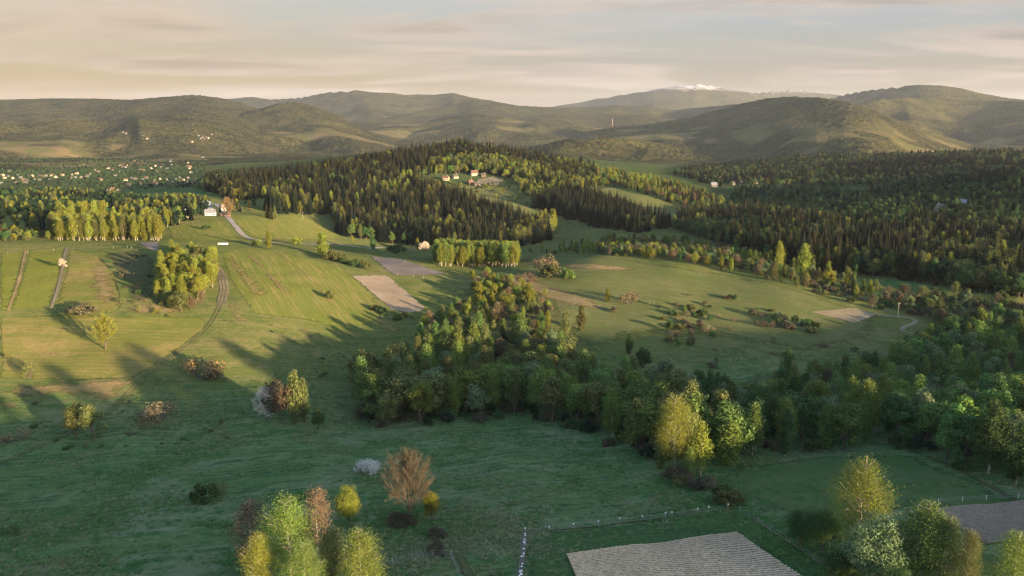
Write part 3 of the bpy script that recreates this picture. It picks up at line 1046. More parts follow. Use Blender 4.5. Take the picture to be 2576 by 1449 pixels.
def limb(mb, a, b, r0, r1, rng, wob=0.06, n=5, sides=5, sag=0.0):
    f = np.linspace(0, 1, n)[:, None]
    L = np.linalg.norm(b - a)
    p = a * (1 - f) + b * f + rng.normal(0, wob * L, (n, 3)) * np.sin(f * math.pi) * 0.6
    p[:, 2] += sag * L * np.sin(f[:, 0] * math.pi)
    mb.tube(p, r0 + (r1 - r0) * f[:, 0], sides)
    return p


def broadleaf(seed, H=14.0, Rc=4.8, clumps=30, per=150, leaf=0.46, low=0.16, topness=0.0, sparse=1.0):
    rng = np.random.default_rng(seed)
    tr, cr_ = MB(), MB()
    c0 = np.array([0, 0, H * 0.52])
    rad = np.array([Rc, Rc, H * 0.46])
    lean = rng.normal(0, 0.05, 2) * H
    top = np.array([lean[0], lean[1], H * 0.72])
    spine = limb(tr, np.zeros(3), top, 0.030 * H * 0.6, 0.008 * H, rng, 0.03, 7, 6)
    k = 0
    lob = rng.uniform(0.75, 1.15, 7)
    while k < clumps:
        d = unit(rng.normal(0, 1, 3))
        if d[2] < -0.65:
            continue
        az = math.atan2(d[1], d[0])
        lb = lob[int((az + math.pi) / (2 * math.pi) * 6.99)]
        f = rng.uniform(0.35, 0.92) * (lb if d[2] < 0.8 else 1)
        c = c0 + d * rad * f
        c[:2] *= 1 - topness * max(0, (c[2] / H - 0.45)) * 1.3
        c[:2] += lean * (c[2] / H)
        if c[2] < low * H:
            c[2] = low * H
        rc = Rc * rng.uniform(0.28, 0.50)
        n = int(per * rng.uniform(0.6, 1.4) * sparse)
        dd = unit(rng.normal(0, 1, (n, 3)))
        rrad = rng.uniform(0.15, 1.0, n) ** 0.30
        p = c + dd * rrad[:, None] * rc * np.array([1, 1, 0.78]) + rng.normal(0, 0.10 * rc, (n, 3))
        cr_.add(*leaf_quads(p, leaf, rng, dd * 1.3 + d * 0.3 + np.array([0, 0, 0.25]), 0.6))
        if k % 2 == 0:
            i = int(np.clip((c[2] / H - 0.15) / 0.57 * 6, 1, 5))
            limb(tr, spine[i - 1], c0 + (c - c0) * 0.85, 0.010 * H * 0.7, 0.0025 * H, rng, 0.07, 5, 4)
        k += 1
    return tr, cr_


def birch(seed, H=18.0, Rc=3.4, nb=46, per=95, leaf=0.42, low=0.22, droop=0.10, sparse=1.0, pointy=1.0):
    rng = np.random.default_rng(seed)
    tr, cr_ = MB(), MB()
    lean = rng.normal(0, 0.03, 2) * H
    top = np.array([lean[0], lean[1], H * 0.98])
    spine = limb(tr, np.zeros(3), top, 0.014 * H, 0.0025 * H, rng, 0.012, 9, 6)
    fork = rng.uniform(0.3, 0.5)
    for k in range(nb):
        t_ = low + (0.99 - low) * ((k + rng.uniform(0, 1)) / nb)
        sp = spine[0] * 0
        i = t_ / 0.98 * 8
        i0 = min(int(i), 7)
        sp = spine[i0] * (1 - (i - i0)) + spine[i0 + 1] * (i - i0)
        h = (t_ - low) / (1 - low)
        prof = min(1.0, (h / 0.28) ** 0.6) * (1 - h) ** (0.62 * pointy) * 1.15
        L = Rc * max(prof, 0.08) * rng.uniform(0.65, 1.2)
        az = k * 2.4 + rng.uniform(-0.5, 0.5)
        tip = sp + np.array([math.cos(az) * L, math.sin(az) * L, L * rng.uniform(0.35, 0.9)])
        if k % 2 == 0 or leaf < 0.35:
            limb(tr, sp, tip, 0.0042 * H * (1 - 0.6 * h), 0.001 * H, rng, 0.05, 4, 3)
        n = int(per * (0.35 + 0.65 * min(1, L / Rc)) * rng.uniform(0.7, 1.3) * sparse)
        f = rng.uniform(0.25, 1.05, n) ** 0.7
        p = sp + (tip - sp) * f[:, None] + rng.normal(0, 0.16 * Rc, (n, 3)) * np.array([1, 1, 0.6])
        p[:, 2] -= np.abs(rng.normal(0, droop * H, n)) * f
        outw = np.array([math.cos(az), math.sin(az), 0.35])
        cr_.add(*leaf_quads(p, leaf, rng, outw[None] * 0.8, 0.9))
    return tr, cr_


def spruce(seed, H=24.0, Rb=3.5, layers=30, per=13, low=0.04):
    rng = np.random.default_rng(seed)
    tr, cr_ = MB(), MB()
    tr.tube([(0, 0, 0), (0, 0, H * 0.5), (0, 0, H * 0.985)], [0.012 * H, 0.007 * H, 0.001 * H], 6)
    V, Q = [], []
    for i in range(layers):
        t_ = low + (0.985 - low) * (i / (layers - 1)) ** 0.92
        z = t_ * H
        L0 = Rb * (1 - t_) ** 0.8 * rng.uniform(0.82, 1.12) + 0.18
        n = max(5, int(per * (1 - 0.45 * t_)))
        off = rng.uniform(0, 6.28)
        for k in range(n):
            az = off + k / n * 6.283 + rng.uniform(-0.2, 0.2)
            L = L0 * rng.uniform(0.7, 1.15)
            dr = rng.uniform(0.18, 0.5) * (1 - 0.7 * t_)
            d = np.array([math.cos(az), math.sin(az), 0])
            s = np.array([-d[1], d[0], 0])
            a = np.array([0, 0, z])
            m = a + d * L * 0.62 + np.array([0, 0, -L * dr * 0.5])
            tip = a + d * L + np.array([0, 0, -L * dr * 0.75])
            w = L * rng.uniform(0.22, 0.36)
            lift = np.array([0, 0, 0.10 * L])
            cr_.add([a + d * L * 0.12 + lift * .5, m + s * w + np.array([0, 0, -0.16 * L]), tip, m - s * w + np.array([0, 0, -0.16 * L])], [(0, 1, 2, 3)])
            cr_.add([a + d * L * 0.2 - lift, m + lift * 0.4, tip + lift * 0.5, m - np.array([0, 0, 0.34 * L])], [(0, 1, 2, 3)])
    return tr, cr_


def bare_tree(seed, H=16.0, Rc=6.0, buds=1500, twig=0.05, leafsize=0.22):
    rng = np.random.default_rng(seed)
    tr, cr_ = MB(), MB()
    base = limb(tr, np.zeros(3), np.array([rng.normal(0, .2), rng.normal(0, .2), H * 0.55]), 0.022 * H, 0.010 * H, rng, 0.015, 7, 7)
    A, B = [], []
    c0 = np.array([0, 0, H * 0.56])
    rad = np.array([H * 0.36, H * 0.36, H * 0.43])
    for k in range(26):
        az = k * 2.4 + rng.uniform(-.3, .3)
        f = (k + 0.5) / 26
        el = -0.35 + 1.9 * f ** 0.9                       # low limbs spread, top limbs stand up
        d = np.array([math.cos(az) * math.cos(el), math.sin(az) * math.cos(el), math.sin(el)])
        end = c0 + d * rad * rng.uniform(0.78, 1.02)
        st = base[int(np.clip(1 + f * 6, 1, 6))]
        p1 = limb(tr, st, end, 0.0055 * H, 0.0012 * H, rng, 0.04, 7, 4, 0.06)
        for j in range(15):
            g = rng.uniform(0.25, 1.0)
            i = g * 6
            i0 = min(int(i), 5)
            s0 = p1[i0] * (1 - (i - i0)) + p1[i0 + 1] * (i - i0)
            d2 = unit(unit(end - st) * 0.8 + rng.normal(0, 0.55, 3) + np.array([0, 0, 0.55]))
            L2 = H * rng.uniform(0.08, 0.17)
            limb(tr, s0, s0 + d2 * L2, 0.0014 * H, 0.0006 * H, rng, 0.05, 3, 3)
            for m in range(13):
                s1 = s0 + d2 * L2 * rng.uniform(0.15, 1.0)
                d3 = unit(d2 + rng.normal(0, 0.45, 3) + np.array([0, 0, 0.35]))
                A.append(s1)
                B.append(s1 + d3 * H * rng.uniform(0.04, 0.09))
    A, B = np.array(A), np.array(B)
    side = unit(np.cross(B - A, rng.normal(0, 1, A.shape))) * twig
    v = np.stack([A - side, A + side, B + side * .5, B - side * .5], 1).reshape(-1, 3)
    cr_.add(v, np.arange(len(v)).reshape(-1, 4))
    f = rng.uniform(0.3, 1.05, (buds, 1))
    ii = rng.integers(0, len(A), buds)
    p = A[ii] * (1 - f) + B[ii] * f + rng.normal(0, 0.10, (buds, 3))
    cr_.add(*leaf_quads(p, leafsize, rng, None, 1.0))
    return tr, cr_


def shrub(seed, H=3.0, Rc=2.4, clumps=16, per=70, leaf=0.34, sparse=1.0):
    rng = np.random.default_rng(seed)
    tr, cr_ = MB(), MB()
    for k in range(clumps):
        az = rng.uniform(0, 6.283)
        rr = Rc * math.sqrt(rng.uniform(0, 1)) * 0.8
        hh = H * (1 - 0.55 * (rr / Rc) ** 2) * rng.uniform(0.45, 0.9)
        c = np.array([math.cos(az) * rr, math.sin(az) * rr, hh])
        limb(tr, np.array([c[0] * 0.15, c[1] * 0.15, 0]), c, 0.05, 0.02, rng, 0.06, 4, 3)
        rc = Rc * rng.uniform(0.22, 0.36)
        n = int(per * sparse)
        dd = unit(rng.normal(0, 1, (n, 3)))
        p = c + dd * (rng.uniform(0.1, 1, n) ** 0.5)[:, None] * rc
        p[:, 2] = np.maximum(p[:, 2], 0.1)
        cr_.add(*leaf_quads(p, leaf, rng, dd * 0.8 + np.array([0, 0, 0.3])))
    return tr, cr_


PROTO = {}       # kind -> list of (height, trunk mesh, crown mesh)


def reg(kind, H, built, bark, crown_mat):
    tr, cr_ = built
    PROTO.setdefault(kind, []).append((H, tr.mesh(kind + '_trunk', [bark], True), cr_.mesh(kind + '_crown', [crown_mat])))


for s in range(5):
    reg('broadleaf', 14, broadleaf(100 + s, Rc=[4.3, 4.7, 3.7, 4.4, 4.0][s], topness=[0.35, 0.5, 0.8, 0.65, 0.25][s], low=0.07), M_BARK, M_LEAF)
for s in range(5):
    reg('birch', 18, birch(200 + s, Rc=[3.3, 3.7, 2.9, 3.5, 3.1][s]), M_BIRCH, M_LEAF)
for s in range(4):
    reg('poplar', 16, birch(250 + s, H=16, Rc=[2.6, 3.0, 2.4, 2.8][s], nb=60, per=85, leaf=0.45, low=0.06, droop=0.03, pointy=0.8), M_BARK, M_LEAF)
for s in range(5):
    reg('spruce', 24, spruce(300 + s, Rb=[4.1, 3.6, 4.4, 3.9, 3.3][s]), M_BARK, M_NEEDLE)
for s in range(3):
    reg('bare', 13, bare_tree(400 + s, H=13, buds=3000, twig=0.03, leafsize=0.2), M_BARK, M_TWIG)
for s in range(4):
    reg('shrub', 3, shrub(500 + s, H=[3.0, 2.6, 3.4, 3.0][s]), M_BARK, M_LEAF)
for s in range(2):
    reg('sparse_shrub', 3, shrub(550 + s, leaf=0.20, per=60, sparse=0.8), M_BARK, M_TWIG)
# finer shapes for the trees that stand close to the camera
for s in range(4):
    reg('near_birch', 18, birch(600 + s, Rc=[4.2, 4.8, 3.6, 4.4][s], nb=85, per=330, leaf=0.165, low=[.2, .28, .3, .22][s], droop=0.12, pointy=0.7), M_BIRCH, M_LEAF)
for s in range(2):
    reg('near_broadleaf', 12, broadleaf(650 + s, H=12, Rc=4.0, clumps=60, per=420, leaf=0.18, topness=0.4), M_BARK, M_LEAF)
reg('near_bare', 16, bare_tree(660, H=16, Rc=6.5, buds=16000, twig=0.020, leafsize=0.11), M_BARK, M_TWIG)
for s in range(2):
    reg('near_thin_birch', 15, birch(670 + s, H=15, Rc=2.9, nb=70, per=120, leaf=0.19, low=0.18, droop=0.05, pointy=0.6), M_BIRCH, M_TWIG)
reg('near_shrub', 3, shrub(690, clumps=26, per=150, leaf=0.17), M_BARK, M_LEAF)

TINT = {
    'fresh green': (0.125, 0.172, 0.040), 'yellow green': (0.165, 0.185, 0.034), 'mid green': (0.098, 0.155, 0.044),
    'dark green': (0.058, 0.100, 0.036), 'olive': (0.112, 0.122, 0.044), 'golden': (0.190, 0.205, 0.036),
    'tan': (0.165, 0.125, 0.074), 'brown': (0.112, 0.094, 0.060), 'grey green': (0.122, 0.158, 0.076),
    'russet': (0.190, 0.120, 0.062), 'white': (0.70, 0.67, 0.56), 'pink white': (0.56, 0.47, 0.36),
    'deep spruce green': (0.008, 0.015, 0.012), 'dark spruce green': (0.015, 0.024, 0.014), 'bronze green': (0.038, 0.038, 0.017), 'deep green': (0.022, 0.043, 0.025), 'dull brown': (0.092, 0.076, 0.050), 'lemon green': (0.150, 0.205, 0.042),  # the dim broadleaf tint has the woods' shade put into the leaf colour
}
NAMES = {'broadleaf': ('leafy_tree', 'crown'), 'birch': ('birch_tree', 'crown'), 'poplar': ('slender_tree', 'crown'), 'spruce': ('spruce_tree', 'crown'),
         'bare': ('budding_tree', 'crown'), 'shrub': ('shrub', 'foliage'), 'sparse_shrub': ('bare_shrub', 'foliage')}
WORD = {'leafy_tree': 'broadleaf tree', 'birch_tree': 'birch', 'slender_tree': 'slender tree', 'spruce_tree': 'spruce', 'budding_tree': 'budding tree', 'shrub': 'shrub', 'bare_shrub': 'bare shrub'}
COUNT = {}


def plant(kind, x, y, h, tint, label, group, cat=None, wide=1.0, var=None, sink=0.25):
    pr = PROTO[kind]
    H0, tm, cm = pr[var if var is not None else random.randrange(len(pr))]
    nk = kind.replace('near_', '').replace('thin_', '')
    nm, cn = NAMES[nk]
    COUNT[nm] = COUNT.get(nm, 0) + 1
    e = bpy.data.objects.new(nm, None)
    COL.objects.link(e)
    e.location = (x, y, float(zt(x, y)) - sink)
    s = h / H0
    e.rotation_euler = (0, 0, random.uniform(0, 6.283))
    e.scale = (s * wide, s * wide, s)
    e.empty_display_size = 0.5
    tag(e, label, cat or WORD[nm].split()[-1] if nm != 'birch_tree' else 'tree', group)
    if nm in ('spruce_tree',):
        e['category'] = 'tree'
    t = bpy.data.objects.new('stems' if 'shrub' in nm else 'trunk', tm)
    COL.objects.link(t)
    t.parent = e
    c = bpy.data.objects.new(cn, cm)
    COL.objects.link(c)
    c.parent = e
    c['tint'] = TINT[tint]
    return e


def plant_px(kind, u, v, h, tint, label, group=None, **kw):
    x, y, z = ground(u, v)
    return plant(kind, x, y, h, tint, label, group, **kw)


def plant_top(kind, u, vbase, vtop, tint, label, group=None, **kw):
    """height from the picture: base and top rows of the tree"""
    x, y, z = ground(u, vbase)
    _, _, dep = project(x, y, z)
    a, f, up = ray(u, vtop)
    h = (CAMZ + up / f * y) - z
    if h > 26:
        print('TALL', label, round(float(h), 1), round(math.hypot(x, y)))
    return plant(kind, x, y, max(1.0, float(h)), tint, label, group, **kw)


# ------------------------------------------------------------------ trees one can point at
PT = plant_top
PT('near_birch', 735, 1500, 1258, 'lemon green', 'tall yellow green birch in the middle of the bottom left clump', var=1, wide=1.0)
PT('near_thin_birch', 632, 1440, 1260, 'tan', 'tan budding birch at the left of the bottom left clump', var=0, wide=1.25)
PT('near_birch', 658, 1540, 1345, 'golden', 'golden birch with white forked trunk low at the left of the bottom clump', var=3, wide=0.85)
PT('near_thin_birch', 800, 1400, 1228, 'tan', 'tan bare birch standing behind the bottom left clump', var=1, wide=1.1)
PT('near_broadleaf', 880, 1322, 1207, 'yellow green', 'small rounded yellow green tree between the birches and the large bare tree', var=0, wide=0.85)
PT('near_birch', 908, 1540, 1328, 'lemon green', 'drooping yellow birch at the right end of the bottom left clump', var=0, wide=1.05)
PT('near_birch', 838, 1500, 1325, 'olive', 'shaded olive birch between the two yellow ones at the bottom', var=2, wide=1.0)
PT('near_birch', 770, 1560, 1360, 'fresh green', 'green birch at the bottom edge under the tall yellow one', var=3, wide=0.9)
PT('near_bare', 1030, 1314, 1138, 'dull brown', 'large bare orange brown tree alone on the shaded meadow', wide=0.95)
PT('near_broadleaf', 1088, 1310, 1232, 'yellow green', 'bright green bush leaning on the large bare tree', var=1, wide=0.85)
PT('near_shrub', 1010, 1320, 1290, 'brown', 'brown undergrowth at the foot of the large bare tree', wide=1.6)
PT('near_shrub', 1100, 1352, 1325, 'brown', 'brown thicket where the bottom wire fence turns', wide=1.2)
PT('near_shrub', 1098, 1392, 1358, 'brown', 'brown thicket beside the last post of the bottom fence', wide=1.0)
PT('near_shrub', 925, 1190, 1154, 'white', 'white flowering shrub on the shaded meadow left of the bare tree', wide=1.1)
PT('shrub', 518, 1262, 1212, 'dark green', 'dark green shrub alone on the lower left meadow', wide=0.9)
PT('sparse_shrub', 548, 1245, 1205, 'olive', 'thin olive shrub beside the dark one on the lower left meadow')
PT('sparse_shrub', 28, 1345, 1318, 'dark green', 'tiny dark shrub near the left edge of the shaded meadow')
PT('near_birch', 2150, 1420, 1162, 'lemon green', 'golden birch with a pale forked trunk in the lower right clump', var=1, wide=1.0)
PT('near_broadleaf', 2065, 1400, 1262, 'dark green', 'dark green tree left of the golden birch at lower right', var=0, wide=1.05)
PT('near_broadleaf', 2015, 1375, 1280, 'dark green', 'low dark green tree at the left end of the lower right clump', var=1, wide=1.1)
PT('near_broadleaf', 2180, 1490, 1282, 'grey green', 'grey green flowering tree in front of the golden birch', var=1, wide=1.05)
PT('near_birch', 2310, 1500, 1262, 'mid green', 'dark drooping birch in the middle of the lower right clump', var=2, wide=1.3)
PT('near_birch', 2365, 1510, 1300, 'olive', 'shaded olive birch beside the dark drooping one', var=0, wide=0.9)
PT('near_birch', 2425, 1500, 1335, 'olive', 'olive birch with a thin pale trunk right of the dark drooping one', var=3, wide=0.8)
PT('near_birch', 2530, 1560, 1335, 'lemon green', 'golden birch at the bottom right corner', var=0, wide=1.1)
PT('near_broadleaf', 2110, 1470, 1370, 'dark green', 'dark undergrowth tree below the lower right clump', var=0, wide=1.2)
PT('near_broadleaf', 2250, 1540, 1430, 'dark green', 'dark bush at the bottom edge of the lower right clump', var=1, wide=1.2)
PT('broadleaf', 192, 1108, 1008, 'olive', 'olive willow, left of the pair beside the dirt track', wide=0.95)
PT('broadleaf', 238, 1108, 1004, 'olive', 'olive willow, right of the pair beside the dirt track', wide=0.95)
PT('bare', 266, 880, 795, 'golden', 'lone golden budding tree on the yellow hillside field', wide=0.95)
PT('broadleaf', 160, 678, 646, 'pink white', 'white blossoming tree on the path between strip fields', wide=1.05)
PT('shrub', 205, 790, 762, 'brown', 'dark reddish shrub at the bottom of the left strip fields', wide=1.8)
PT('bare', 672, 1062, 978, 'white', 'slender white blossoming tree at the left of the shaded clump')
PT('broadleaf', 705, 1060, 935, 'brown', 'brown budding tree in the shaded clump on the slope', wide=0.8)
PT('poplar', 742, 1066, 930, 'olive', 'tall olive tree in the middle of the shaded clump', wide=1.0)
PT('poplar', 765, 1062, 950, 'olive', 'tan topped tree at the right of the shaded clump', wide=0.9)
PT('broadleaf', 800, 1085, 1020, 'dark green', 'low dark tree at the foot of the shaded clump', wide=1.0)
PT('sparse_shrub', 512, 955, 898, 'russet', 'reddish brown bare shrub on the shaded slope by the track', wide=1.3)
PT('sparse_shrub', 540, 955, 925, 'brown', 'brown bare shrub right of the reddish one on the slope', wide=1.3)
PT('shrub', 488, 925, 905, 'dark green', 'small dark shrub left of the reddish one on the slope')
PT('sparse_shrub', 400, 1060, 1012, 'tan', 'pale bare bramble on the shaded left slope', wide=1.7)
PT('sparse_shrub', 30, 1110, 1080, 'tan', 'pale bramble at the left edge above the track', wide=1.8)
PT('sparse_shrub', 80, 950, 905, 'olive', 'thin bare sapling on the left hillside field', wide=0.6)
PT('poplar', 676, 627, 578, 'yellow green', 'yellow poplar beside the gravel road bend', wide=1.1)
PT('shrub', 648, 618, 600, 'yellow green', 'round yellow shrub beside the poplar at the road bend')
PT('shrub', 746, 616, 594, 'yellow green', 'small yellow shrub right of the poplar at the road')
PT('poplar', 812, 644, 584, 'yellow green', 'large yellow tree at the right end of the road field', wide=1.5)
PT('shrub', 835, 655, 628, 'olive', 'olive shrub under the large yellow roadside tree', wide=1.3)
PT('birch', 940, 634, 590, 'dark green', 'dark pointed tree standing in the meadow before the spruces', wide=1.3)
PT('shrub', 997, 637, 612, 'dark green', 'dark round bush right of the pointed tree', wide=1.4)
PT('poplar', 1050, 628, 598, 'yellow green', 'small green tree beside the pink blossoming bush')
PT('shrub', 1068, 630, 610, 'pink white', 'pink blossoming bush left of the birch grove')
PT('poplar', 887, 612, 592, 'golden', 'small golden bush in front of the dark spruces')
PT('shrub', 518, 578, 562, 'dark green', 'dark bush in the field left of the gravel road')
PT('spruce', 672, 549, 508, 'bronze green', 'bronze spruce, left of the three in the sunlit field', wide=1.1)
PT('spruce', 682, 552, 510, 'bronze green', 'bronze spruce, middle of the three in the sunlit field', wide=1.1)
PT('spruce', 692, 551, 512, 'olive', 'green spruce, right of the three in the sunlit field', wide=1.1)
PT('bare', 573, 546, 500, 'russet', 'orange tree beside the white farmhouse', wide=1.1)
PT('shrub', 830, 752, 728, 'olive', 'small shrub alone on the striped field', wide=0.7)
PT('poplar', 1462, 832, 768, 'olive', 'single dense tree at the left edge of the lower pasture', wide=1.25)
PT('poplar', 1582, 892, 838, 'dark green', 'dark narrow tree in the lower pasture')
PT('shrub', 1615, 925, 880, 'dark green', 'dark rounded shrub right of the narrow pasture tree', wide=0.8)
PT('sparse_shrub', 1370, 690, 640, 'tan', 'tan bare tree in the upper left of the olive pasture')
PT('shrub', 1385, 700, 662, 'olive', 'olive bush, left one in the upper pasture', wide=0.9)
PT('shrub', 1425, 702, 672, 'mid green', 'green bush, right one in the upper pasture', wide=0.9)
PT('sparse_shrub', 1325, 712, 682, 'tan', 'tan bush on the dry grass of the pasture', wide=1.2)
PT('poplar', 1528, 760, 725, 'yellow green', 'small yellow tree in the middle of the olive pasture')
PT('sparse_shrub', 1585, 765, 728, 'tan', 'pale tan tree right of the small yellow one in the pasture')
PT('sparse_shrub', 1638, 768, 753, 'grey green', 'small pale grey green bush in the pasture', wide=0.7)
PT('near_birch', 1695, 1192, 998, 'golden', 'large golden birch at the corner of the stream wood', var=1, wide=0.95)
PT('birch', 1762, 1195, 1055, 'golden', 'narrow golden birch right of the large one', wide=1.1)
PT('poplar', 1830, 1172, 1058, 'fresh green', 'green dense tree right of the narrow golden birch', wide=1.5)
PT('poplar', 1660, 1180, 1080, 'olive', 'olive young tree left of the large golden birch', wide=1.0)
PT('birch', 1735, 1205, 1120, 'fresh green', 'small green tree at the foot of the golden birches', wide=1.2)
PT('broadleaf', 1760, 1005, 925, 'dark green', 'dark spreading tree at the foot of the lower pasture', wide=1.1)
PT('broadleaf', 1990, 705, 668, 'grey green', 'pale grey green tree at the edge of the pasture wood')
PT('broadleaf', 2080, 720, 672, 'golden', 'round golden tree right of the pale one', wide=1.2)
PT('birch', 1960, 690, 605, 'golden', 'tall golden birch, left one before the right wood', wide=0.8)
PT('birch', 2020, 692, 610, 'golden', 'tall golden birch, right one before the right wood', wide=1.2)
PT('broadleaf', 2282, 785, 735, 'grey green', 'pale tree beside the utility pole')
PT('broadleaf', 2495, 800, 760, 'grey green', 'pale grey green tree at the right before the spruces', wide=0.9)
PT('broadleaf', 2505, 880, 835, 'golden', 'golden topped tree at the right edge above the wood')
PT('sparse_shrub', 2305, 905, 875, 'white', 'white blossoming shrub at the lower corner of the pasture')
PT('broadleaf', 2470, 1090, 1050, 'tan', 'pale tan tree in the right wood near its lower end')
for i, (u, v) in enumerate([(1836, 752), (1848, 755)]):
    PT('shrub', u, v, v - 14, 'dark green', ['tiny dark bush on the open pasture, left', 'tiny dark bush on the open pasture, right'][i], wide=0.8)
PT('sparse_shrub', 1945, 862, 840, 'grey green', 'pale shrub among the dark bushes of the pasture', wide=0.5)


# ------------------------------------------------------------------ woods: scatter, then the largest stand alone
def inpoly(u, v, poly):
    c = np.zeros(u.shape, bool)
    j = len(poly) - 1
    for i in range(len(poly)):
        xi, yi = poly[i]
        xj, yj = poly[j]
        cond = ((yi > v) != (yj > v)) & (u < (xj - xi) * (v - yi) / (yj - yi + 1e-9) + xi)
        c ^= cond
        j = i
    return c


SCAT = []     # kind, x, y, h, tint, place, wide
GN, BR = 'deep spruce green', 'bronze green'


def wood(place, poly, r0, r1, spacing, mix, keep=1.0, seed=1):
    """mix: (kind, weight, hmin, hmax, tints)"""
    rng = np.random.default_rng(seed * 17 + 3)
    us = [p[0] for p in poly]
    a0, f0, _ = ray(min(us), 700)
    a1, f1, _ = ray(max(us), 700)
    t0, t1 = math.atan2(a0, f0) - 0.01, math.atan2(a1, f1) + 0.01
    xs = [r_ * math.sin(t_) for r_ in (r0, r1) for t_ in (t0, t1, 0 if t0 < 0 < t1 else t0)]
    x0, x1 = min(xs), max(xs)
    y0, y1 = r0 * math.cos(max(abs(t0), abs(t1))), r1
    gx, gy = np.meshgrid(np.arange(x0, x1, spacing), np.arange(y0, y1, spacing))
    x = gx.ravel() + rng.uniform(-.48, .48, gx.size) * spacing
    y = gy.ravel() + rng.uniform(-.48, .48, gx.size) * spacing
    r_ = np.hypot(x, y)
    ok = (r_ > r0) & (r_ < r1) & (rng.uniform(0, 1, x.size) < keep)
    x, y = x[ok], y[ok]
    z = zt(x, y)
    u, v, _ = project(x, y, z)
    ok = inpoly(u, v, poly)
    x, y, u, v = x[ok], y[ok], u[ok], v[ok]
    if not len(x):
        return
    w = np.array([m[1] for m in mix], float)
    # stands of one kind rather than an even mix
    pn = fbm(x, y, 60 + 0.03 * r0, 2, seed) * 0.5 + rng.normal(0, 0.33, len(x))
    qn = np.argsort(np.argsort(pn)) / max(1, len(x))
    ki = np.searchsorted(np.cumsum(w / w.sum()), qn).clip(0, len(mix) - 1)
    hs = fbm(x, y, 45, 2, seed + 5) * 0.2
    for i in range(len(x)):
        kd, _, h0, h1, tints = mix[ki[i]]
        h = h0 + (h1 - h0) * float(np.clip(rng.uniform(0, 1) + hs[i], 0, 1))
        SCAT.append((kd, float(x[i]), float(y[i]), h, tints[rng.integers(len(tints))], place, rng.uniform(0.85, 1.2) * (1.06 if kd == 'broadleaf' else rng.uniform(0.85, 1.4) if kd == 'spruce' else 1.0)))


MIXW = [('broadleaf', 6, 13, 21, ['mid green', 'fresh green', 'olive', 'grey green', 'olive']), ('birch', 4, 15, 22, ['fresh green', 'mid green', 'olive']),
        ('poplar', 1, 12, 17, ['mid green', 'olive']), ('bare', 1, 10, 14, ['brown', 'olive'])]
wood('in the stream wood', [(900, 1072), (1000, 1078), (1190, 1062), (1290, 1040), (1400, 1068), (1480, 1092), (1560, 1120), (1640, 1172), (1720, 1190), (1850, 1160),
     (1760, 1040), (1640, 1010), (1520, 985), (1440, 930), (1420, 870), (1300, 860), (1180, 850), (1080, 880), (1000, 930), (920, 950)], 200, 480, 8.6, MIXW, 0.95, 1)
wood('above the stream wood', [(1060, 870), (1190, 850), (1300, 860), (1410, 860), (1390, 800), (1330, 745), (1250, 715), (1195, 705), (1190, 740), (1140, 780), (1080, 800)], 300, 700, 6.0,
     [('broadleaf', 3, 6, 11, ['mid green', 'olive', 'yellow green']), ('poplar', 3, 6, 11, ['yellow green', 'olive', 'mid green']), ('bare', 2, 5, 9, ['tan', 'brown']), ('shrub', 3, 2, 4, ['olive', 'dark green'])], 0.8, 2)
wood('at the stream thicket tip', [(1180, 700), (1240, 695), (1330, 720), (1420, 770), (1380, 790), (1290, 740), (1220, 735)], 350, 700, 6.5,
     [('shrub', 3, 2, 5, ['olive', 'tan', 'yellow green']), ('bare', 2, 4, 7, ['golden', 'tan']), ('poplar', 2, 4, 8, ['yellow green', 'golden'])], 0.6, 3)
wood('in the dense wood on the right', [(1660, 1012), (1850, 1000), (1990, 975), (2200, 950), (2290, 900), (2330, 850), (2650, 800), (2650, 1290), (2520, 1225), (2400, 1172), (2330, 1148), (2250, 1128), (2000, 1148), (1860, 1158), (1760, 1060)], 170, 560, 8.6,
     [('broadleaf', 6, 11, 18, ['dark green', 'mid green', 'fresh green', 'grey green']), ('birch', 3, 14, 20, ['mid green', 'fresh green', 'dark green']), ('poplar', 2, 9, 15, ['mid green', 'dark green']), ('bare', 1, 8, 12, ['brown'])], 0.92, 4)
wood('in the meadow hedge', [(1650, 1182), (1720, 1195), (1780, 1215), (1860, 1262), (1935, 1300), (1900, 1306), (1800, 1256), (1700, 1218)], 150, 400, 4.2,
     [('shrub', 5, 2, 4, ['brown', 'dark green', 'olive']), ('sparse_shrub', 3, 2, 4, ['brown'])], 0.8, 5)
wood('in the brown thicket right of the pasture', [(2150, 772), (2250, 745), (2380, 742), (2600, 780), (2650, 850), (2400, 850), (2330, 800), (2240, 785)], 350, 720, 6.5,
     [('bare', 3, 6, 10, ['brown', 'olive']), ('broadleaf', 3, 6, 11, ['dark green', 'grey green', 'brown']), ('shrub', 2, 3, 4, ['dark green', 'brown'])], 0.85, 6)
wood('in the belt above the pasture', [(1480, 638), (1700, 660), (1900, 696), (2140, 762), (2260, 742), (2150, 700), (2060, 692), (1900, 648), (1700, 608), (1520, 600)], 450, 1000, 7.0,
     [('broadleaf', 3, 6, 11, ['olive', 'mid green', 'grey green']), ('bare', 2, 6, 10, ['tan', 'golden', 'brown']), ('poplar', 3, 7, 12, ['olive', 'yellow green', 'mid green']), ('shrub', 2, 2.5, 4.5, ['olive', 'brown'])], 0.72, 7)
wood('in the lower pasture clump', [(1690, 770), (1750, 760), (1790, 800), (1800, 860), (1700, 880), (1670, 830)], 350, 600, 7,
     [('shrub', 4, 3, 5.5, ['dark green', 'brown', 'olive']), ('sparse_shrub', 2, 3, 5, ['brown', 'tan']), ('broadleaf', 1, 5, 7, ['dark green', 'mid green'])], 0.6, 8)
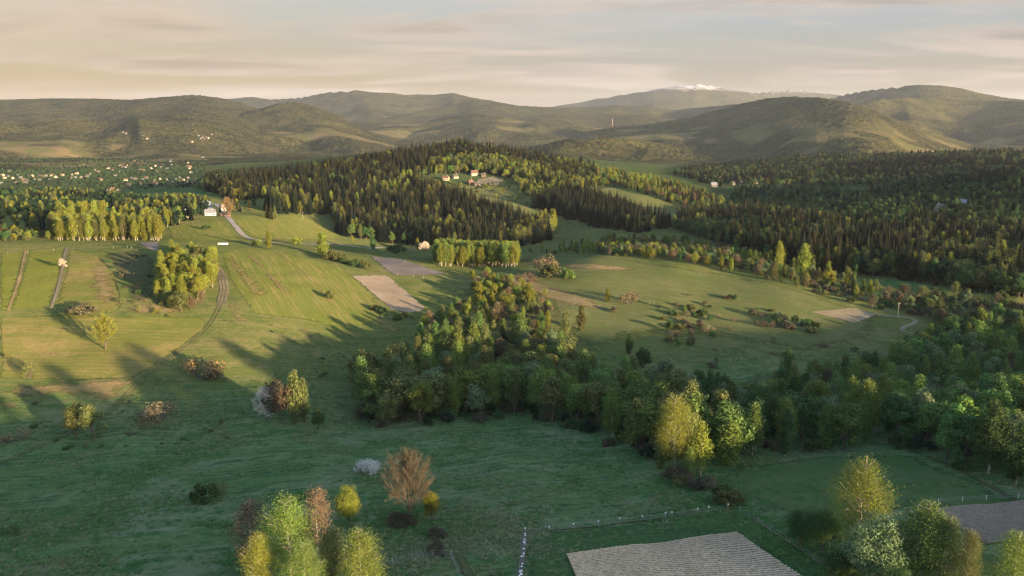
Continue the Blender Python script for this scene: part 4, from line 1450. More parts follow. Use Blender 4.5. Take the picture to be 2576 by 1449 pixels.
wood('in the right pasture bush row', [(1880, 790), (1960, 795), (2030, 812), (2060, 842), (1980, 838), (1900, 820)], 350, 600, 6,
     [('shrub', 4, 3, 5, ['dark green', 'grey green', 'brown']), ('broadleaf', 1, 5, 8, ['dark green', 'grey green']), ('sparse_shrub', 2, 3, 5, ['brown'])], 0.6, 9)
wood('scattered over the lower pasture', [(1460, 790), (1700, 740), (1950, 760), (2100, 850), (2250, 860), (2250, 940), (1950, 960), (1700, 960), (1620, 900), (1560, 860)], 300, 620, 17,
     [('shrub', 4, 1.5, 4, ['dark green', 'olive', 'brown']), ('sparse_shrub', 2, 2, 4, ['brown', 'tan'])], 0.5, 10)
wood('in the tall group on the left hillside', [(405, 690), (430, 652), (500, 640), (540, 655), (548, 690), (530, 742), (500, 780), (440, 790), (400, 770), (395, 720)], 350, 620, 5.3,
     [('broadleaf', 4, 8, 14, ['yellow green', 'olive', 'golden']), ('birch', 3, 10, 15, ['yellow green', 'golden']), ('bare', 2, 6, 9, ['golden', 'tan'])], 0.95, 11)
wood('at the foot of the tall hillside group', [(300, 760), (390, 755), (480, 790), (430, 800), (320, 790)], 350, 560, 6.5, [('sparse_shrub', 3, 1.5, 3.2, ['tan', 'golden', 'olive']), ('shrub', 1, 1.5, 3, ['olive'])], 0.6, 12)
wood('on the brown grass slope', [(255, 650), (395, 640), (395, 755), (320, 755)], 400, 620, 8, [('sparse_shrub', 3, 1.2, 2.6, ['brown', 'tan']), ('shrub', 2, 1.5, 3, ['dark green', 'brown'])], 0.55, 13)
wood('in the golden birch row', [(128, 606), (405, 607), (410, 594), (270, 588), (130, 590)], 480, 760, 5.4,
     [('birch', 6, 15, 20, ['yellow green', 'golden', 'olive']), ('poplar', 1, 12, 16, ['yellow green'])], 0.95, 14)
wood('behind the golden birch row', [(150, 592), (262, 592), (262, 572), (150, 572)], 520, 820, 6.5, [('birch', 3, 19, 24, ['yellow green', 'golden']), ('broadleaf', 1, 14, 18, ['yellow green'])], 0.8, 15)
wood('in the bushes at the left edge', [(0, 608), (128, 606), (128, 586), (-80, 586), (-80, 612)], 450, 760, 6.5,
     [('broadleaf', 3, 5, 9, ['olive', 'golden', 'dark green']), ('shrub', 2, 2.5, 4, ['olive', 'golden', 'russet']), ('bare', 2, 5, 8, ['tan', 'golden'])], 0.75, 16)
wood('in the birch grove in the middle', [(1088, 670), (1200, 672), (1300, 673), (1302, 652), (1200, 636), (1100, 642)], 480, 760, 4.6,
     [('birch', 6, 14, 18.5, ['fresh green', 'yellow green']), ('poplar', 2, 12, 15, ['fresh green', 'yellow green'])], 0.95, 17)
wood('in the scrub below the dark spruces', [(880, 588), (1000, 612), (1050, 624), (1010, 632), (930, 622), (870, 606)], 560, 900, 7,
     [('bare', 3, 6, 10, ['olive', 'brown', 'golden']), ('broadleaf', 2, 5, 9, ['olive', 'mid green']), ('shrub', 2, 2, 4, ['olive'])], 0.7, 18)
wood('right of the birch grove', [(1310, 640), (1480, 640), (1500, 622), (1420, 606), (1320, 622)], 520, 900, 9,
     [('poplar', 3, 8, 12, ['yellow green', 'olive', 'mid green']), ('broadleaf', 2, 6, 9, ['olive', 'yellow green']), ('shrub', 1, 3, 4, ['olive'])], 0.5, 19)
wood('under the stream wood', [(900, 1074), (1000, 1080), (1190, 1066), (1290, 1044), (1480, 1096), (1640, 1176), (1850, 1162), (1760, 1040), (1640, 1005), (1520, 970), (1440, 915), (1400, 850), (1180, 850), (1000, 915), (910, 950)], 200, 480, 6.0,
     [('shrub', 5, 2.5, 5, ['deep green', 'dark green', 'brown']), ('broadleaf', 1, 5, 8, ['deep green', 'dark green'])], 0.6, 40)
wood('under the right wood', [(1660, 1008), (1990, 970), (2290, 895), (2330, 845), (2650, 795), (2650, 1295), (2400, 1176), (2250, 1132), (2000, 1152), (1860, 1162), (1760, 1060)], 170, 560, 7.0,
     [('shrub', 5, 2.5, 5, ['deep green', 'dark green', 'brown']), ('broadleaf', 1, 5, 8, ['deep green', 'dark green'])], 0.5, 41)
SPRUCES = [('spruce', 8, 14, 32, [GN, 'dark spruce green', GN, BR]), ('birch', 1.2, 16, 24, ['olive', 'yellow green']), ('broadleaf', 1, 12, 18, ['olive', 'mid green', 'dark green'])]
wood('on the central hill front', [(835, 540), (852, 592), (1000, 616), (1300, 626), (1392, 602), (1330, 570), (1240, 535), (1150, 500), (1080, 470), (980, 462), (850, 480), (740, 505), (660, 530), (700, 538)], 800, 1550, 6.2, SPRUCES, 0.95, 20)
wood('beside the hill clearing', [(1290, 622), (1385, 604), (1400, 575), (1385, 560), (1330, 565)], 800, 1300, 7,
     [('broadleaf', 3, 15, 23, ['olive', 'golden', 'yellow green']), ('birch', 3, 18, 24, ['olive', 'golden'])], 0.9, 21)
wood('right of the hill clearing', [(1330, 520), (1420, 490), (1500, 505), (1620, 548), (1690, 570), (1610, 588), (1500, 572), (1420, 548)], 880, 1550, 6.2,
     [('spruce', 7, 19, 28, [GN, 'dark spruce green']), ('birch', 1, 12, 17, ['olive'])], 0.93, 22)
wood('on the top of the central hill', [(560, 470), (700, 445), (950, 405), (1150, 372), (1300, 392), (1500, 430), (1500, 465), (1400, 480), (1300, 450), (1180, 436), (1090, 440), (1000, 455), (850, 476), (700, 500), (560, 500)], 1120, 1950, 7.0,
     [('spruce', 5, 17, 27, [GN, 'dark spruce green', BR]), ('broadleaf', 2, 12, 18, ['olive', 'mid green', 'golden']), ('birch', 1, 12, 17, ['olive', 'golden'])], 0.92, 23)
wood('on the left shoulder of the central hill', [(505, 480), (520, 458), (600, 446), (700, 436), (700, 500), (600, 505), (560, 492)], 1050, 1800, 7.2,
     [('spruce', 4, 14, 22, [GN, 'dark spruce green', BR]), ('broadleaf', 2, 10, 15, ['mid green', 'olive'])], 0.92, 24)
wood("on the hill's right shoulder", [(1280, 440), (1300, 396), (1500, 430), (1700, 470), (1830, 515), (1800, 540), (1700, 515), (1540, 466), (1480, 474), (1400, 490), (1320, 500)], 1050, 1850, 8.6,
     [('broadleaf', 3, 9, 15, ['olive', 'golden', 'mid green']), ('birch', 3, 12, 17, ['golden', 'olive', 'yellow green']), ('spruce', 2, 14, 20, ['dark spruce green', BR]), ('bare', 1, 9, 12, ['russet', 'tan'])], 0.78, 25)
wood('around the hilltop houses', [(1080, 470), (1150, 480), (1260, 500), (1330, 520), (1300, 480), (1270, 460), (1180, 470), (1100, 455)], 1000, 1550, 12,
     [('broadleaf', 3, 5, 9, ['olive', 'golden']), ('shrub', 2, 2, 4, ['olive'])], 0.6, 26)
wood('in the mixed wood right of the hill', [(1690, 575), (1760, 600), (1900, 645), (2060, 690), (2150, 690), (2140, 580), (1960, 545), (1800, 535), (1710, 552)], 580, 1200, 5.7,
     [('spruce', 4, 12, 27, ['dark spruce green', BR, GN]), ('birch', 1.5, 13, 20, ['golden', 'olive', 'dark green']), ('broadleaf', 2.5, 10, 18, ['olive', 'dark green', 'dark green'])], 0.92, 27)
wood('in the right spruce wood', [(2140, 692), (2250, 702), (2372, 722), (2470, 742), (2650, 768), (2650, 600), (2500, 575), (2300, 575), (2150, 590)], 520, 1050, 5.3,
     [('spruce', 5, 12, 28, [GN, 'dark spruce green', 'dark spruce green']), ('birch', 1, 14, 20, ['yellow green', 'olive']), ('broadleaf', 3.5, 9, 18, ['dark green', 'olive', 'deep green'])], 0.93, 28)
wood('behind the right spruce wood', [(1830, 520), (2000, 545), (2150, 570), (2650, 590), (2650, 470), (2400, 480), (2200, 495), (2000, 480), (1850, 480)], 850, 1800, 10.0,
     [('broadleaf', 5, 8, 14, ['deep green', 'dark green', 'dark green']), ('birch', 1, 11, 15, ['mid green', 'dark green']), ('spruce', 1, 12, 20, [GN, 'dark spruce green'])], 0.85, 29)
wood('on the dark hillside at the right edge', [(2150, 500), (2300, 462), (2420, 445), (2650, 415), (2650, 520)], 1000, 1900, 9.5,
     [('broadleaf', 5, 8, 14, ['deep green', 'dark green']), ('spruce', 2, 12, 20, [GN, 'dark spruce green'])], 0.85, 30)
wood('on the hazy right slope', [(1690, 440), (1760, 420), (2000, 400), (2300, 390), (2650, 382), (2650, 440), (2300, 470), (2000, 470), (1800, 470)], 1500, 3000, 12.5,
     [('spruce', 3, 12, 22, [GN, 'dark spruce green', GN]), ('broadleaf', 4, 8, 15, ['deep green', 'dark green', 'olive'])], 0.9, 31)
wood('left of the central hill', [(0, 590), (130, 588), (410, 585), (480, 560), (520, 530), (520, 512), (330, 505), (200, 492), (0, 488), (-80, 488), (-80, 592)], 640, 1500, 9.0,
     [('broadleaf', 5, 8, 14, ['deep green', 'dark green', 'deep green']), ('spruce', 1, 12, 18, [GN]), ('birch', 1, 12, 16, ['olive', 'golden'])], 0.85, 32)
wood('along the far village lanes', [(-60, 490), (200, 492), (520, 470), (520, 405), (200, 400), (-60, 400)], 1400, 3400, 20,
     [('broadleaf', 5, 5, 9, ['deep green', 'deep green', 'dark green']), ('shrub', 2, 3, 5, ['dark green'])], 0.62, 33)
wood('in the trees round the farmhouse', [(405, 556), (480, 552), (560, 538), (660, 530), (640, 515), (560, 510), (470, 525), (400, 540)], 680, 1350, 10,
     [('broadleaf', 3, 7, 12, ['dark green', 'olive', 'golden']), ('spruce', 2, 10, 17, [GN, BR]), ('shrub', 2, 2.5, 4, ['russet', 'olive'])], 0.5, 34)
wood('in the fields beside the track', [(560, 800), (700, 800), (900, 830), (880, 950), (640, 950), (560, 880)], 300, 560, 24, [('shrub', 3, 0.8, 1.8, ['olive', 'dark green']), ('sparse_shrub', 2, 1, 2, ['brown'])], 0.35, 35)
wood('on the shaded left slope', [(0, 1010), (300, 1000), (560, 900), (860, 880), (890, 1060), (600, 1085), (250, 1110), (0, 1120)], 240, 430, 13,
     [('shrub', 3, 0.8, 2.0, ['dark green', 'olive']), ('sparse_shrub', 3, 0.9, 2.4, ['brown', 'tan', 'grey green'])], 0.4, 42)
wood('along the foot of the left slope', [(0, 1130), (260, 1118), (600, 1090), (860, 1084), (880, 1092), (600, 1106), (260, 1136), (0, 1150)], 220, 420, 6, [('shrub', 3, 0.8, 2, ['dark green', 'mid green']), ('sparse_shrub', 2, 1, 2, ['brown', 'grey green'])], 0.5, 36)
wood('along the edge of the pinkish field', [(930, 770), (985, 782), (1040, 800), (1000, 812), (940, 790)], 380, 620, 5, [('shrub', 3, 2, 4, ['dark green', 'olive'])], 0.6, 37)
wood('on the bank above the pinkish field', [(845, 640), (930, 668), (925, 690), (880, 672), (840, 655)], 420, 760, 7, [('shrub', 3, 2.5, 4.5, ['olive', 'dark green'])], 0.6, 38)

bykind = {}
for s in SCAT:
    bykind.setdefault(s[0], []).append(s)
REST = {}
USED_LABEL = {}
SIZEW = [(0.0, 'small'), (0.38, 'medium'), (0.72, 'tall')]
for kd, lst in bykind.items():
    lst.sort(key=lambda s: -s[3] / math.hypot(s[1], s[2]))
    inside = []
    rest = []
    room = 298 - COUNT.get(NAMES[kd][0], 0)
    for s in lst:
        u, v, _ = project(s[1], s[2], float(zt(s[1], s[2])))
        if -20 < u < 2595 and v < 1500 and len(inside) < room:
            inside.append(s)
        else:
            rest.append(s)
    REST[kd] = rest
    place_h = {}
    for s in inside:
        place_h.setdefault(s[5], []).append(s)
    for place, ss in place_h.items():
        hs = sorted(q[3] for q in ss)
        us = [float(project(q[1], q[2], float(zt(q[1], q[2])))[0]) for q in ss]
        rs = [math.hypot(q[1], q[2]) for q in ss]
        ulo, uhi, rlo, rhi = min(us), max(us), min(rs), max(rs)
        for q, u_, r_ in zip(ss, us, rs):
            sz = [w for f, w in SIZEW if hs.index(q[3]) / max(1, len(hs) - 1) >= f][-1]
            fu = (u_ - ulo) / max(1, uhi - ulo)
            fr = (r_ - rlo) / max(1, rhi - rlo)
            part = ''
            if len(ss) > 4:
                part = ['far left', 'left', 'centre', 'right', 'far right'][min(4, int(fu * 5))] + ' ' + ['front', 'middle', 'back'][min(2, int(fr * 3))] + ', '
            nm = WORD[NAMES[kd][0]]
            tn = q[4].replace(' spruce', '')
            lb = f"{sz} {tn} {nm}, {part}{place}"
            plant(kd, q[1], q[2], q[3], q[4], lb, f"{nm if nm == 'spruce' else nm + ('es' if nm == 'birch' else 's')} {place}", wide=q[6])

# what is left of each kind reads as one mass of woodland
LIB = bpy.data.collections.new('tree_library')


def woodland(name, label, kinds):
    subcol = bpy.data.collections.new(name + '_shapes')
    protos = []
    for kd in kinds:
        for vi, (H0, tm, cm) in enumerate(PROTO[kd]):
            # crown and trunk as one mesh
            o = bpy.data.objects.new('%s_shape_%04d' % (name, len(protos)), JOINED(kd, vi, tm, cm))
            subcol.objects.link(o)
            protos.append((kd, vi, H0))
    order = sorted(range(len(protos)), key=lambda i: '%s_shape_%04d' % (name, i))
    key = {}
    for rank, i in enumerate(order):
        key.setdefault(protos[i][0], []).append((rank, protos[i][2]))
    V, S, RT, IX, TN = [], [], [], [], []
    rng = np.random.default_rng(5)
    for kd in kinds:
        for (k_, x, y, h, tn, pl, wd) in REST.get(kd, []):
            opts = key[kd]
            TN.append(TINT[tn])
            rank, H0 = opts[rng.integers(len(opts))]
            V.append((x, y, 0))
            s = h / H0
            S.append((s * wd, s * wd, s))
            RT.append((0, 0, rng.uniform(0, 6.283)))
            IX.append(rank)
    if not V:
        return None
    V = np.array(V)
    V[:, 2] = zt(V[:, 0], V[:, 1]) - 0.25
    return scatter(name, label, subcol, V, S, RT, IX, TN)


def scatter(name, label, subcol, V, S, RT, IX, TN):
    me = mesh_np(name, V)
    for nm_, arr, ty, fld in (('scl', S, 'FLOAT_VECTOR', 'vector'), ('rot', RT, 'FLOAT_VECTOR', 'vector'), ('tint', TN, 'FLOAT_VECTOR', 'vector')):
        a_ = me.attributes.new(nm_, ty, 'POINT')
        a_.data.foreach_set(fld, np.array(arr, np.float32).ravel())
    a_ = me.attributes.new('pick', 'INT', 'POINT')
    a_.data.foreach_set('value', np.array(IX, np.int32))
    ng = bpy.data.node_groups.new(name + '_scatter', 'GeometryNodeTree')
    ng.interface.new_socket('Geometry', in_out='INPUT', socket_type='NodeSocketGeometry')
    ng.interface.new_socket('Geometry', in_out='OUTPUT', socket_type='NodeSocketGeometry')
    gi = ng.nodes.new('NodeGroupInput')
    go = ng.nodes.new('NodeGroupOutput')
    ci = ng.nodes.new('GeometryNodeCollectionInfo')
    ci.inputs['Collection'].default_value = subcol
    ci.inputs['Separate Children'].default_value = True
    ci.inputs['Reset Children'].default_value = True
    ip = ng.nodes.new('GeometryNodeInstanceOnPoints')
    ip.inputs['Pick Instance'].default_value = True

    def named(nm_, ty):
        n_ = ng.nodes.new('GeometryNodeInputNamedAttribute')
        n_.data_type = ty
        n_.inputs[0].default_value = nm_
        return [s_ for s_ in n_.outputs if s_.enabled and s_.name == 'Attribute'][0]
    ng.links.new(gi.outputs[0], ip.inputs['Points'])
    ng.links.new(ci.outputs[0], ip.inputs['Instance'])
    ng.links.new(named('pick', 'INT'), ip.inputs['Instance Index'])
    ng.links.new(named('rot', 'FLOAT_VECTOR'), ip.inputs['Rotation'])
    ng.links.new(named('scl', 'FLOAT_VECTOR'), ip.inputs['Scale'])
    ng.links.new(ip.outputs[0], go.inputs[0])
    o = link(name, me)
    md = o.modifiers.new('scatter', 'NODES')
    md.node_group = ng
    tag(o, label, kind='stuff')
    print('STUFF', name, len(V))
    return o


_J = {}


def tussock(seed):
    rng = np.random.default_rng(seed)
    mb = MB()
    n = 22
    a = rng.uniform(0, 6.283, n)
    r_ = rng.uniform(0, 0.28, n)
    b_ = np.stack([np.cos(a) * r_, np.sin(a) * r_, np.zeros(n)], -1)
    ln = rng.uniform(0.25, 0.6, n)[:, None]
    out_ = np.stack([np.cos(a), np.sin(a), rng.uniform(0.7, 2.2, n)], -1)
    tip = b_ + unit(out_) * ln
    sd = np.stack([-np.sin(a), np.cos(a), np.zeros(n)], -1) * 0.06
    v = np.stack([b_ - sd, b_ + sd, tip], 1).reshape(-1, 3)
    mb.add(v, t=np.arange(n * 3).reshape(-1, 3))
    return mb


def JOINED(kd, vi, tm, cm):
    k = (kd, vi)
    if k not in _J:
        def arr(me):
            v = np.empty(len(me.vertices) * 3, np.float32)
            me.vertices.foreach_get('co', v)
            q = np.empty(len(me.loops), np.int32)
            me.loops.foreach_get('vertex_index', q)
            return v.reshape(-1, 3), q.reshape(-1, 4)
        v1, q1 = arr(tm)
        v2, q2 = arr(cm)
        _J[k] = mesh_np(kd + '_whole', np.concatenate([v1, v2]), np.concatenate([q1, q2 + len(v1)]), mats=[tm.materials[0], cm.materials[0]],
                        midx=np.concatenate([np.zeros(len(q1)), np.ones(len(q2))]))
    return _J[k]


woodland('spruce_forest', 'mass of dark spruces covering the hills and hollows', ['spruce'])
woodland('broadleaf_forest', 'mass of broadleaf trees in the distant and shaded woods', ['broadleaf', 'birch', 'poplar', 'bare'])
woodland('shrub_thicket', 'low bushes scattered through fields and wood edges', ['shrub', 'sparse_shrub'])
print('PLANTED', COUNT)
# rough tussocks of the unmown meadow and slopes
tcol = bpy.data.collections.new('tussock_shapes')
for k in range(5):
    tcol.objects.link(bpy.data.objects.new('tussock_shape_%d' % k, tussock(900 + k).mesh('tussock', [M_LEAF])))
rg = np.random.default_rng(77)
nt = 260000
rt_ = 105 * (460 / 105) ** rg.uniform(0, 1, nt)
th_ = rg.uniform(-0.66, 0.66, nt)
x_, y_ = rt_ * np.sin(th_), rt_ * np.cos(th_)
u_, v_, _ = project(x_, y_, zt(x_, y_))
ok = (fbm(x_, y_, 14, 3, 44) + 0.7 * fbm(x_, y_, 55, 2, 45) + rg.normal(0, 0.45, nt)) > 0.15
for poly in ([(1420, 1394), (1856, 1338), (2050, 1480), (1440, 1480)], [(2320, 1280), (2600, 1255), (2660, 1380), (2470, 1380)],
             [(0, 630), (600, 620), (860, 650), (1080, 775), (1050, 792), (960, 800), (700, 800), (560, 790), (520, 840), (340, 955), (0, 955)],
             [(1300, 640), (2230, 780), (2200, 860), (1900, 870), (1480, 900), (1250, 720)]):
    ok &= ~inpoly(u_, v_, poly)
x_, y_ = x_[ok], y_[ok]
n_ = len(x_)
pal = np.array([(0.075, 0.150, 0.046), (0.100, 0.172, 0.052), (0.135, 0.185, 0.070), (0.200, 0.195, 0.105), (0.062, 0.130, 0.042)])
dryness = np.clip((fbm(x_, y_, 30, 3, 46) + rg.normal(0, .5, n_)) * 0.5 + 0.5, 0, 0.999)
ti = np.where(dryness > 0.86, 3, np.where(dryness > 0.66, 2, rg.choice([0, 1, 4], n_)))
sc_ = rg.uniform(0.45, 1.05, (n_, 1)) * np.where(rg.uniform(0, 1, (n_, 1)) > 0.93, 1.8, 1.0) * np.array([[1.25, 1.25, 0.75]])
scatter('grass_tussocks', 'rough grass tussocks over the unmown meadow and slopes', tcol, np.stack([x_, y_, zt(x_, y_) - 0.02], -1), sc_,
        np.stack([np.zeros(n_), np.zeros(n_), rg.uniform(0, 6.28, n_)], -1), rg.integers(0, 5, n_), pal[ti])


# ------------------------------------------------------------------ houses
def gable(mb, L, Wd, h0, rise, over=0.5, th=0.25):
    a, b = L / 2 + over, Wd / 2 + over
    dz = rise / (Wd / 2) * over
    z0, z1 = h0 - dz, h0 + rise
    v = [(-a, -b, z0), (a, -b, z0), (a, 0, z1), (-a, 0, z1), (-a, b, z0), (a, b, z0),
         (-a, -b, z0 + th), (a, -b, z0 + th), (a, 0, z1 + th), (-a, 0, z1 + th), (-a, b, z0 + th), (a, b, z0 + th)]
    q = [(6, 7, 8, 9), (9, 8, 11, 10), (0, 3, 2, 1), (3, 4, 5, 2), (0, 1, 7, 6), (4, 10, 11, 5), (0, 6, 9, 3), (3, 9, 10, 4), (1, 2, 8, 7), (2, 5, 11, 8)]
    mb.add(v, q)


def wall_box(mb, L, Wd, h0, rise):
    a, b = L / 2, Wd / 2
    v = [(-a, -b, -2), (a, -b, -2), (a, b, -2), (-a, b, -2), (-a, -b, h0), (a, -b, h0), (a, b, h0), (-a, b, h0), (-a, 0, h0 + rise), (a, 0, h0 + rise)]
    mb.add(v, [(0, 1, 5, 4), (2, 3, 7, 6), (1, 2, 6, 5), (3, 0, 4, 7)], [(5, 6, 9), (7, 4, 8)])


HOUSE = {}


def house_meshes(kind):
    if kind in HOUSE:
        return HOUSE[kind]
    L, Wd, h0, rise, wm, rm = kind
    w, r_, c, wi = MB(), MB(), MB(), MB()
    wall_box(w, L, Wd, h0, rise - 0.05)
    gable(r_, L, Wd, h0, rise)
    c.box((L * 0.2, -0.4, h0 + rise * 0.5), (L * 0.2 + 0.8, 0.4, h0 + rise + 1.1))
    wi.box((-0.55, -0.06, 0), (0.55, 0.06, 1.4))
    HOUSE[kind] = (w.mesh('wall', [wm]), r_.mesh('roof', [rm]), c.mesh('chimney', [M_STONE]), wi.mesh('window', [M_GLASS]))
    return HOUSE[kind]


def house(x, y, rz, kind, label, group=None, detail=False, chimney=False, cat='house', nm='house', small=1.0):
    w, r_, c, wi = house_meshes(kind)
    e = link(nm, None, None, (x, y, float(zt(x, y))), (0, 0, rz), (small, small, small))
    tag(e, label, cat, group)
    link('wall', w, e)
    rf = link('roof', r_, e)
    if chimney:
        link('chimney', c, rf)
    if detail:
        L, Wd, h0 = kind[:3]
        n = max(2, int(L / 2.8))
        for fl_ in range(max(1, int(h0 / 2.7))):
            for i in range(n):
                xx = -L / 2 + L * (i + 0.5) / n
                for sgn in (-1, 1):
                    link('window', wi, e, (xx, sgn * (Wd / 2 + 0.03), 0.9 + fl_ * 2.7))
            for j in (-0.25, 0.25):
                for sgn in (-1, 1):
                    link('window', wi, e, (sgn * (L / 2 + 0.03), j * Wd, 0.9 + fl_ * 2.7), (0, 0, math.pi / 2))
    return e


KINDS_H = [(10, 8, 4.4, 3.6, M_WALLSHADE, M_ROOFG), (11, 8.5, 4.2, 4.0, M_WALLSHADE, M_ROOFR), (10, 8.5, 5.2, 3.5, M_WALLC, M_ROOFD), (13, 8, 3.8, 3.0, M_WALLSHADE, M_ROOFD), (11, 9, 4.6, 4.2, M_WALLC, M_ROOFR)]
HDESC = ['white house with a grey roof', 'white house with a red roof', 'cream house with a dark roof', 'long white house with a dark roof', 'cream house with a red roof']
VILL = [(35, 405), (95, 420), (118, 352), (165, 445), (228, 412), (300, 470), (345, 475), (370, 410), (410, 415), (500, 410), (580, 415), (650, 410), (430, 460), (500, 462), (620, 465), (200, 495), (20, 515),
        (780, 405), (905, 400), (960, 385), (1015, 435), (1060, 430), (1090, 415), (1125, 388), (900, 440), (940, 440), (1230, 365), (1260, 465), (1190, 345), (1440, 410), (1500, 365), (1570, 470), (1610, 530),
        (1760, 520), (1830, 440), (1930, 475), (1990, 460), (2080, 470), (2150, 490), (2240, 440), (2240, 490), (2350, 440), (2350, 490), (2440, 480), (2390, 375), (2000, 300), (1500, 285), (1545, 270), (1580, 285),
        (1530, 305), (1570, 310), (1690, 230), (1740, 335), (1790, 345), (1890, 320), (1940, 290), (1990, 270), (2030, 280), (2085, 320), (2130, 235), (2150, 280), (2220, 285), (2350, 250), (2340, 295), (2380, 300),
        (2370, 320), (1960, 360), (1400, 345), (1350, 320), (850, 305), (880, 305), (770, 320), (1010, 290), (1050, 280), (1075, 285), (1380, 600), (1410, 585), (1480, 595), (1350, 610), (1140, 625), (900, 630),
        (1900, 520), (1950, 520), (60, 440), (260, 440), (540, 430), (700, 430), (320, 500), (1690, 450), (1780, 470), (2290, 465), (2300, 505), (2410, 505), (2180, 455), (1650, 440)]
vp = []
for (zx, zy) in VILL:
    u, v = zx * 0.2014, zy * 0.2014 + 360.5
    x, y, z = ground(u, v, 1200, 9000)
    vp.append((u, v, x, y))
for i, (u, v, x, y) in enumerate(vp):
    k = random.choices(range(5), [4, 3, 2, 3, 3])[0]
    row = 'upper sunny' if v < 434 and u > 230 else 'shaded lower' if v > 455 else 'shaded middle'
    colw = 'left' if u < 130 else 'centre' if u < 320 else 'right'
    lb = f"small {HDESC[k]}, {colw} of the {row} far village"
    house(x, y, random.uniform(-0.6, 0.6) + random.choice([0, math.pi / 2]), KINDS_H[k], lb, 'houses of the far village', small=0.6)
for i, (u, v) in enumerate([(310, 335), (317, 337), (360, 342), (370, 350), (500, 343), (510, 347), (517, 345), (523, 348), (533, 340), (430, 405), (510, 397), (483, 358), (505, 350), (515, 351)]):
    x, y, z = ground(u, v, 1500, 12000)
    k = [0, 1, 3, 4][i % 4]
    w = 'on the far left hillside' if u < 400 else 'in the hamlet below the far left hills'
    house(x, y, random.uniform(-0.6, 0.6), KINDS_H[k], f"tiny {HDESC[k]} {w}", 'hamlet houses on the far hills', small=0.8)
for i, (u, v, d) in enumerate([(1795, 470, 'leftmost'), (1813, 455, 'second'), (1842, 465, 'third'), (1863, 466, 'fourth'), (1898, 461, 'rightmost')]):
    x, y, z = ground(u, v, 1000, 4000)
    house(x, y, 0.4 * i, KINDS_H[[0, 1, 3, 0, 4][i]], f"small {HDESC[[0, 1, 3, 0, 4][i]]}, {d} of five in the right valley", 'valley houses right of the hill')
for i, (u, v, d) in enumerate([(2391, 480, 'upper'), (2392, 492, 'middle'), (2425, 519, 'lower right'), (2362, 532, 'lower left')]):
    x, y, z = ground(u, v, 700, 3000)
    house(x, y, 0.5 + i, KINDS_H[[0, 3, 0, 2][i]], f"{HDESC[[0, 3, 0, 2][i]]} on the right hillside, {d}", 'houses on the dark right hillside', chimney=True)
# hilltop hamlet
for (u, v, rz, k, lb) in [(1193, 441, 0.3, (13, 10, 4.5, 5.0, M_WALLC, M_ROOFR), 'cream hilltop house with a tall red roof above the bare yard'),
                          (1121, 453, -0.2, (12, 9, 4.2, 4.2, M_WALLC, M_ROOFR), 'cream hilltop house with a red roof, leftmost of the hamlet'),
                          (1183, 464, 0.8, (12, 8, 3.6, 4.2, M_WALLB, M_ROOFR), 'timber hilltop house with a red roof below the yard'),
                          (1200, 468, 0.2, (10, 7, 3.2, 3.6, M_WALLC, M_ROOFD), 'small cream hilltop house with a dark roof, lowest of the hamlet'),
                          (1216, 444, 0.1, (9, 7, 3.2, 3.4, M_WALLB, M_ROOFD), 'timber shed behind the bare hilltop yard'),
                          (1145, 448, 0.5, (10, 8, 3.4, 3.8, M_WALLC, M_ROOFD), 'cream hilltop house with a dark roof among bushes'),
                          (1044, 408, 0.0, (13, 9, 4.5, 3.8, M_WALLW, M_ROOFD), 'white house with a dark roof in the shade near the hilltop, left'),
                          (1056, 409, 0.6, (9, 8, 4.0, 3.2, M_WALLW, M_ROOFG), 'white house with a grey roof in the shade near the hilltop, right')]:
    x, y, z = ground(u, v, 500, 2000)
    house(x, y, rz, k, lb, 'hilltop houses', detail=True, chimney=True, small=0.85)
# farm beside the gravel road
for (u, v, rz, k, lb, ct, nm) in [(517, 528, 0.25, (12, 10, 7.0, 2.6, M_WALLW, M_ROOFG), 'tall white farmhouse at the end of the gravel road', 'house', 'farmhouse'),
                                  (547, 532, -0.5, (18, 10, 4.6, 3.8, M_WALLW, M_ROOFG), 'long barn with a pale grey roof beside the white farmhouse', 'barn', 'barn'),
                                  (530, 542, 0.2, (10, 8, 3.2, 3.2, M_WALLW, M_ROOFG), 'small white house with a grey gable in front of the barn', 'house', 'house'),
                                  (568, 544, 0.0, (8, 6, 2.6, 2.4, M_WALLB, M_ROOFD), 'dark shed beside the orange tree at the farm', 'shed', 'shed'),
                                  (437, 548, 0.15, (14, 10, 3.4, 4.4, M_WALLB, M_ROOFD), 'brown cottage with a dark roof left of the farm, left one', 'house', 'house'),
                                  (462, 547, -0.3, (12, 9, 3.2, 4.2, M_WALLC, M_ROOFD), 'cream cottage with a dark roof left of the farm, right one', 'house', 'house'),
                                  (472, 518, 0.4, (11, 9, 5.0, 3.6, M_WALLW, M_ROOFG), 'white house with a grey roof behind the dark trees left of the farm', 'house', 'house')]:
    x, y, z = ground(u, v, 400, 1600)
    house(x, y, rz, k, lb, 'farm buildings by the gravel road', detail=True, chimney=ct == 'house', cat=ct, nm=nm)
for (u, v, rz, k, lb) in [(2352, 868, 0.9, (11, 9, 3.0, 5.0, M_WALLC, M_ROOFD), 'cottage with a tan gable half hidden in the right wood'),
                          (2446, 872, 0.3, (12, 9, 3.0, 4.6, M_WALLB, M_ROOFD), 'dark roofed cottage with a white chimney in the right wood')]:
    x, y, z = ground(u, v, 200, 800)
    house(x, y, rz, k, lb, 'cottages in the right wood', detail=True, chimney=True)

